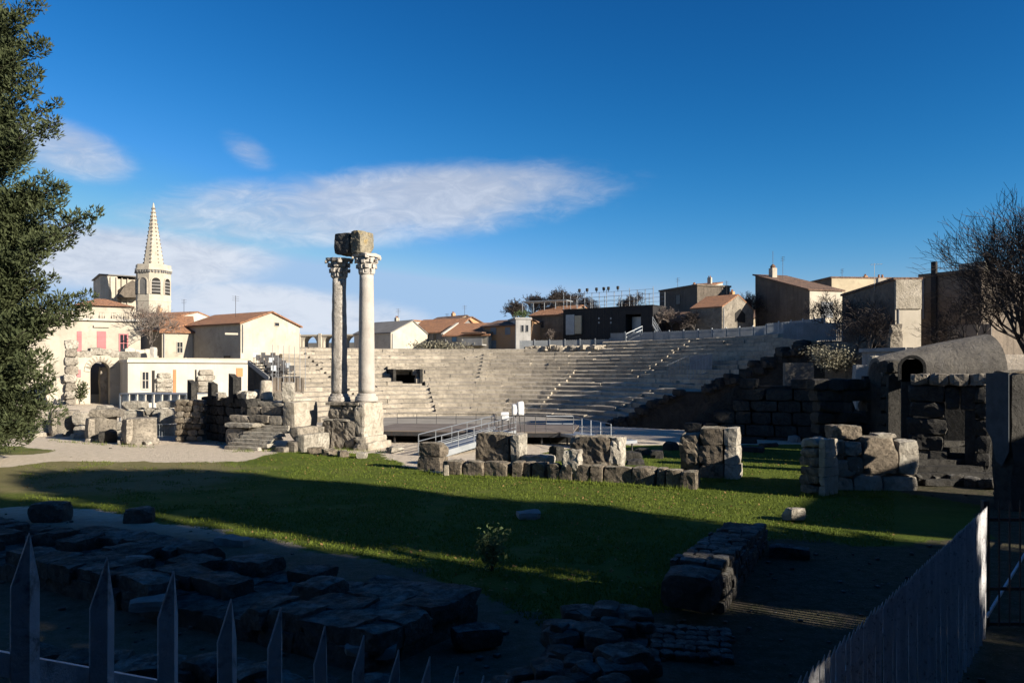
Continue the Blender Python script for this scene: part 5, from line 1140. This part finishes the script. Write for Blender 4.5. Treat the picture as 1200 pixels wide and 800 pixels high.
n = len(pts); c_ = np.array([(x, y, gz(x, y)+.035) for x, y in pts]); u_ = rs.normal(size=(n, 3))*np.array([1, 1, .35]); u_ /= np.linalg.norm(u_, axis=1)[:, None]; w_ = np.cross(u_, rs.normal(size=(n, 3))*.3+np.array([0, 0, 1])); w_ /= np.linalg.norm(w_, axis=1)[:, None]
s_ = (.025+.035*rs.rand(n))[:, None]; q = np.empty((n, 4, 3)); q[:, 0] = c_-u_*s_; q[:, 1] = c_+w_*s_*.6; q[:, 2] = c_+u_*s_; q[:, 3] = c_-w_*s_*.6
me = fast_mesh('fallen_leaves', q.reshape(-1, 3), np.arange(n*4).reshape(-1, 4)); me.materials.append(MATS['deadleaf']); link('fallen_leaves', me, label='brown dead leaves scattered over the lawn', cat='leaves', kind='stuff')
# weeds along the feet of the kerb, piers and walls
V = []
lines = [((487, 553), (816, 574)), ((797, 561), (862, 563)), ((936, 580), (1080, 582)), ((263, 528), (356, 526)), ((376, 524), (452, 529)), ((57, 515), (180, 523)), ((205, 512), (262, 519))]
for (xa, ya), (xb, yb) in lines:
    for k in range(int((xb-xa)*5)):
        t_ = rs.rand(); p = gnd(xa+(xb-xa)*t_, ya+(yb-ya)*t_+rs.rand()*2.5)
        if noise.noise((p.x*1.3, p.y*1.3, 3)) < -.05: continue
        h_ = .07+.2*rs.rand()**2; a_ = rs.rand()*6.28; w = .012; z = gz(p.x, p.y)
        V += [(p.x-w*math.cos(a_), p.y-w*math.sin(a_), z), (p.x+w*math.cos(a_), p.y+w*math.sin(a_), z), (p.x+rs.normal()*.05, p.y+rs.normal()*.05, z+h_)]
V = np.array(V); me = fast_mesh('foot_weeds', V, np.arange(len(V)).reshape(-1, 3)); me.materials.append(MATS['grassblade']); link('foot_weeds', me, label='taller weeds and grass at the feet of the stones', cat='weeds', kind='stuff')
leafy('small_shrub', 'small leafy shrub growing alone on the shaded lawn', 'shrub', gnd(577, 669), (.8, .7, 1.0), 420, 'leaf', 7, 9, .055)
p = at(980, 425, 62); leafy('grey_scrub', 'grey leafy scrub at the broken end of the seat tiers', 'shrub', (p.x, p.y, 4.6), (3.6, 2.5, 1.8), 4500, 'scrub', 9, 26, .09)
p = at(520, 407, 121); leafy('grey_scrub', 'grey scrub growing along the top of the tiers below the tiled houses', 'shrub', (p.x, p.y, 7.6), (9, 1.2, 1.6), 1500, 'scrub', 12, 20, .14)
p = at(612, 374, 120.2); leafy('roof_plant', 'green plants spilling over the roof of the grey turret', 'plant', (p.x, p.y+.8, p.z), (2.4, 1.2, 1.3), 700, 'leaf', 13, 10, .1)
o = [q for q in bpy.data.objects if q.get('label') == 'small dark shrub at the foot of the arched ruin'][0]
tmp = leafy('tmp', 'x', 'x', (0, 0, 0), (1.4, 1, 2.0), 500, 'conifer', 15, 8, .12); p = o.location.copy()
for c in list(tmp.children): c.parent = o
bpy.data.objects.remove(tmp); o.location.z = p.z-.1

# ------------------------------------------------------------------ foreground ruin walls
fw = thing('ruined_wall', 'long low ruined wall of dark rough stones behind the white pickets', 'ruined wall', (0, 0, 0), 0)
A, B = Vector((-.75, 14.5)), Vector((-17, 24.3)); d = (B-A); WLn = d.length; d.normalize(); nn = Vector((-d.y, d.x)); nn = nn if nn.y < 0 else -nn; rz = math.atan2(d.y, d.x)
for row, off in enumerate((0, .75, 1.5, 2.2)):
    for c in range(2):
        s = R.uniform(-.1, .2)
        while s < WLn:
            w = R.uniform(.55, 1.35) if row != 1 else R.uniform(.35, .9); h_ = (.42, .36)[c]
            keep = c == 0 or R.random() < (.6 if row != 1 else .35) or s < 1.6
            if keep:
                p = A+d*(s+w/2)+nn*(off+R.uniform(-.05, .05)); MB().rough((p.x, p.y, h_/2+c*.34-.05), (w*1.06, R.uniform(.72, .88), h_*R.uniform(.9, 1.06)), int(s*50)+row*300+c*900, 8, .06, rz+R.uniform(-.07, .07), .14, tilt=(R.uniform(-.06, .06), R.uniform(-.06, .06))).build('wall_stone', 'rubble', fw)
            s += w
lw = thing('low_footing', 'low line of broken footing stones close behind the pickets', 'ruined wall', (0, 0, 0), 0)
for k in range(16):
    t_ = k/15; p = Vector((-7.6, 12.6)).lerp(Vector((-2.0, 11.2)), t_); w = R.uniform(.4, .8); MB().rough((p.x+R.uniform(-.1, .1), p.y+R.uniform(-.25, .25), .12), (w, R.uniform(.4, .7), R.uniform(.3, .5)), 700+k, 4, .09, R.uniform(-.5, .5), .4).build('footing_stone', 'rubble', lw)
for k, (px, py, z, w, dp, h_, m, rz_, lab) in enumerate(((276, 638, .0, 1.0, .55, .2, 'slab', -.4, 'pale flat slab lying along the long ruined wall'), (164, 611, .0, .9, .6, .45, 'rubble', .2, 'broad dark slab beside the far end of the ruined wall'), (178, 708, .35, .75, .5, .14, 'slab', .3, 'pale flat stone between the pickets and the ruined wall'), (435, 762, .25, .75, .55, .14, 'slab', .1, 'pale flat stone showing behind a picket tip'), (620, 605, .05, .75, .6, .18, 'slab', .1, 'flat pale slab lying alone in the shaded lawn'), (930, 607, .05, .62, .5, .34, 'blockpale', .4, 'rough pale rock lying in the sunlit patch of lawn'), (925, 650, .05, 1.0, .5, .25, 'rubble', -.3, 'dark low stone on the bare ground by the long cobble wall'), (557, 752, .1, .8, .5, .3, 'rubble', .4, 'tilted dark stone fallen off the end of the ruined wall'), (160, 662, .45, .5, .4, .22, 'slab', .2, 'small grey stone on the ruined wall'), (60, 610, .0, 1.1, .7, .6, 'rubble', .0, 'dark boulder at the far end of the ruined wall'))):
    p = gnd(px, py, z); MB().rough((0, 0, h_/2-.03), (w, dp, h_+.06), 720+k, 5, .06, rz_, .4).build('loose_stone', m, loc=(p.x, p.y, z), label=lab, cat='stone')
# pebbles and leaf litter of stone on the bare ground
m = MB()
for k in range(420):
    px, py = R.uniform(0, 1150), R.uniform(515, 800); p = gnd(px, py)
    if not inside(LAWN, px, py) and 9 < p.y < 56: s = R.uniform(.03, .11); m.rough((p.x, p.y, s*.2), (s, s*R.uniform(.6, 1.3), s*.7), k, 1, .01, k)
m.build('ground_pebbles', 'rubble', label='small pebbles strewn over the bare earth', cat='pebbles', kind='stuff')

cw = thing('cobble_wall', 'long wide footing wall of small stones running to the lit lawn', 'ruined wall', (0, 0, 0), 0)
def cobwall(t, A, B, wid, z0, z1, sz, seed0, edge=True, m='rubble'):
    A, B = Vector(A), Vector(B); d = B-A; L = d.length; d.normalize(); n_ = Vector((-d.y, d.x)); rz = math.atan2(d.y, d.x); s = 0; k = 0
    MB().rough(((A.x+B.x)/2, (A.y+B.y)/2, (z0+z1)/4-.08), (L*.97, wid*.9, (z0+z1)/2-.1), seed0, 7, .03, rz, .1).build('core', 'rubble', t)
    while s < L:
        ln = R.uniform(.7, 1.2)*sz; o = -wid/2; zt = z0+(z1-z0)*s/L
        while o < wid/2-.05:
            w = min(R.uniform(.7, 1.5)*sz, wid/2-o); p = A+d*(s+ln/2)+n_*(o+w/2); k += 1
            MB().rough((p.x, p.y, zt-.09+R.uniform(-.03, .03)), (ln*.95, w*.94, .2), seed0+k, 3, .035, rz+R.uniform(-.1, .1), .5).build('cobble', m, t); o += w
        for sd in (-1, 1):
            z = .12
            while z < zt-.18: p = A+d*(s+ln/2)+n_*(sd*(wid/2-.06)); k += 1; MB().rough((p.x, p.y, z), (ln*.95, .2, .22), seed0+k, 3, .035, rz, .5).build('face_stone', m, t); z += .235
        s += ln
cobwall(cw, (3.6, 15.6), (6.35, 21.6), 1.05, .95, .55, .36, 800)
MB().rough((3.45, 15.15, .62), (1.15, .95, .62), 5, 6, .08, 1.15, .35).build('end_block', 'rubble', cw)
cb_ = thing('cobble_floor', 'flat patch of grey cobbles at the foot of the cobble wall', 'cobbles', (0, 0, 0), 0)
for i in range(7):
    for j in range(6): MB().rough((2.35+i*.19+j*.06+R.uniform(-.03, .03), 13.1+j*.26-i*.03, .03+R.uniform(0, .03)), (.2, .24, .14), i*9+j, 3, .02, R.uniform(-.3, .3), .6).build('cobble', 'rubble', cb_)
nw = thing('rubble_heap_wall', 'ruined rubble wall with rough stony top nearest the cobble floor', 'ruined wall', (0, 0, 0), 0)
for k in range(90):
    t_ = R.random(); p = Vector((.35, 9.2)).lerp(Vector((1.75, 13.0)), t_)+Vector((R.uniform(-.75, .75), R.uniform(-.15, .15))); s = R.uniform(.22, .5)
    MB().rough((p.x, p.y, R.choice((.2, .45, .72, .8))+R.uniform(-.08, .08)), (s*1.3, s, s*.6), 900+k, 6, .05, R.uniform(0, 3), .3, cut=6).build('rubble_stone', 'rubble', nw)
MB().rough((1.05, 11.1, .33), (1.35, 3.9, .75), 77, 7, .08, -.35, .2).build('core', 'rubble', nw)

# ------------------------------------------------------------------ picket fence and gate
pf_ = thing('picket_fence', 'long peeling white metal picket fence descending beside the ruins', 'fence', (0, 0, 0), 0)
def picket_mesh(L, w):
    m = MB(); tip, th = .10, .005
    for s in (-1, 1):
        # one leaf of the folded picket, meeting the other at the ridge
        a = math.radians(38); ex, ey = s*math.cos(a)*w, math.sin(a)*w
        pr = [(0, 0, -L), (ex, ey, -L), (ex, ey, -tip), (0, 0, 0)]
        q = pr+[(x, y+th, z) for x, y, z in pr]; fs = [(0,1,2,3),(7,6,5,4),(0,4,5,1),(1,5,6,2),(2,6,7,3),(3,7,4,0)]
        m.add(q, fs if s > 0 else [f[::-1] for f in fs])
    me = m.mesh('picket'); me.materials.append(MATS['fencepaint']); return me
short, tall = picket_mesh(1.25, .031), picket_mesh(2.25, .046)
def fence_pt(s):
    L1 = (FB-FA).length
    if s < L1: t_ = s/L1; p = FA.lerp(FB, t_); z = 4.405+(2.33-4.405)*t_
    else: p = FB+(FC-FB).normalized()*(s-L1); z = 2.33
    return p, z
L1 = (FB-FA).length; Ltot = L1+(FC-FB).length; ang = math.atan2((FC-FB).y, (FC-FB).x); ang1 = math.atan2((FB-FA).y, (FB-FA).x); s = -.3; k = 0
while s < Ltot-.05:
    p, z = fence_pt(s); o = link('picket', short if s < L1 else tall, pf_, (p.x, p.y, z+R.uniform(-.012, .012)), (ang1 if s < L1 else ang)+R.uniform(-.12, .12)); o.rotation_euler.x = R.uniform(-.012, .012); o.rotation_euler.y = R.uniform(-.02, .02); s += .15; k += 1
for zo in (-.235, -1.15):
    a, b = fence_pt(-.6)[0], FB; n_ = Vector((-math.sin(ang1), math.cos(ang1)))*.03
    za, zb = 4.405+.6*.493+zo, 2.33+zo; hx = Vector((math.cos(ang1), math.sin(ang1)))
    q = []
    for pp, z in ((a, za), (b, zb)):
        for sd in (.0, .04):
            for dz_ in (-.045, 0): v = pp+n_+Vector((-math.sin(ang1), math.cos(ang1)))*sd; q.append((v.x, v.y, z+dz_))
    MB().add(q, [(0,1,5,4),(2,6,7,3),(1,3,7,5),(0,4,6,2),(0,2,3,1),(4,5,7,6)]).build('rail', 'fencepaint', pf_)
L2 = (FC-FB).length
for z in (2.33-.36, .35): MB().box(0, L2, .035, .075, z-.05, z).build('rail', 'fencepaint', pf_); o = pf_.children[-1]; o.location = (FB.x, FB.y, 0); o.rotation_euler = (0, 0, ang)
for k in range(5): p = FB.lerp(FC, k/4); MB().box(-.035, .035, .078, .15, -.1, 2.1).build('post', 'fencepaint', pf_); o = pf_.children[-1]; o.location = (p.x, p.y, 0); o.rotation_euler = (0, 0, ang)
MB().box(-.06, .06, -.06, .06, -.05, 2.36).build('corner_post', 'fencepaint', pf_); pf_.children[-1].location = (FC.x+.1, FC.y+.1, 0)
# retaining wall that carries the sloping part of the fence
q = FA-(FB-FA).normalized()*.9; dd = (FB-q); Lw = dd.length
MB().prism([(0, -.3), (Lw, -.3), (Lw, .55), (0, 3.35)], -.02, .3).build('retaining_wall', 'darkstone', loc=(q.x, q.y, 0), rz=math.atan2(dd.y, dd.x), label='sloping stone retaining wall carrying the picket fence', cat='wall')
gt = thing('iron_gate', 'dark iron bar gate at the end of the picket fence', 'gate', (FC.x+.25, 14.5, 0), 0)
for k in range(17): MB().tube((k*.19, 0, .06), (k*.19, 0, 2.28), .017, n=6).tube((k*.19, 0, 2.28), (k*.19, 0, 2.38), .017, .002, n=6).build('bar', 'iron', gt)
for z in (.1, .74, 2.0): MB().box(-.05, 3.2, .02, .05, z-.03, z+.03).build('rail', 'iron', gt)
MB().box(-.12, -.06, -.05, .05, 0, 2.35).build('gate_post', 'iron', gt); MB().box(3.25, 3.35, -.05, .05, 0, 2.35).build('gate_post', 'iron', gt)

# ------------------------------------------------------------------ neighbours and added blockers beyond the frame that throw the long shadows
def shade_house(label, c, size, rz, roofh=1.6):
    h = thing('street_house', label, 'house', (c[0], c[1], 0), rz); x, y, z = size
    MB().box(-x/2, x/2, -y/2, y/2, 0, z).build('wall', 'plastergrey', h)
    MB().prism([(-x/2-.3, z), (x/2+.3, z), (0, z+roofh)], -y/2-.3, y/2+.3).build('roof', 'tile', h)
    for i in range(3):
        for j in range(int(z/3.2)):
            for s_ in (-1, 1): MB().box(-x/2+x*(i+.5)/3-.5, -x/2+x*(i+.5)/3+.5, s_*y/2-.04, s_*y/2+.04, 1+j*3.1, 2.7+j*3.1).build('window', 'glass', h)
    return h
shade_house('plain street house beyond the iron gate', (39.5, 11.9), (8, 9.2, 11.2), math.radians(-31), 1.3)
shade_house('tall street house behind the viewpoint', (24, -13), (16, 10, 15), math.radians(-31), 2)
shade_house('long street house behind the picket fence viewpoint', (0, -17), (26, 10, 15), 0, 2)
shade_house('corner street house left behind the viewpoint', (-27, -14), (22, 10, 14), 0, 2)
t2 = thing('stone_tower', 'tall square stone tower behind the houses right of the vault', 'tower', (59, 71, 4), math.radians(-31))  # unseen tower, put here only to shade the right-hand tiers
for k in range(7): MB().box(-5, 5, -9, 9, k*2.45, k*2.45+2.43).build('tower_course', 'ruin', t2)
for k in range(9): MB().box(-5.2, 5.2, -9+k*2, -8+k*2, 17.16, 18.1).build('merlon', 'ruin', t2)
for z_ in (5, 9, 13): MB().box(-5.06, -4.9, -.6, .6, z_, z_+2).build('window', 'dark', t2)
tt = thing('ruined_tower', 'tall square ruined stone tower right of the vaulted shelter', 'tower', (46, 35.5, 0), math.radians(-41))
for k in range(7): MB().box(-4.2, 4.2, -3.6, 3.6, k*2, k*2+1.98).build('tower_course', 'ruin', tt)
def shade_tree(label, p, H, r, seed, zlow): conifer('conifer_tree', label, p, H, [], lambda f: r*(1-.15*f), 64, seed, dens=.14, zlow=zlow, leaf=3.8, fill=(1.5, .9))
shade_tree('broad tall conifer beyond the iron gate', (27, 7.2, 0), 21, 3.1, 17, 3)
shade_tree('second tall conifer beside the plain street house', (34.5, 5.2, 0), 23, 2.7, 19, 5)
shade_tree('dense conifer on the street behind the iron gate', (20, .7, 1), 21, 4.6, 18, 2)
shade_tree('slim conifer between the tall street conifers', (30, 3.8, 0), 21, .8, 27, 4)
shade_tree('slim conifer close to the tall street house', (28, -1.0, 1), 24, 1.6, 28, 3)
shade_tree('dark street conifer overhanging the sloping street', (12.5, -4, 3), 15, 5.2, 23, 4)  # this and the next two: canopies added to keep skylight off the foreground
shade_tree('dark street conifer in front of the long street house', (-1, -7.5, 3), 14, 5.2, 24, 4)
shade_tree('dark street conifer near the corner street house', (-13, -5, 0), 17, 5.5, 25, 4)
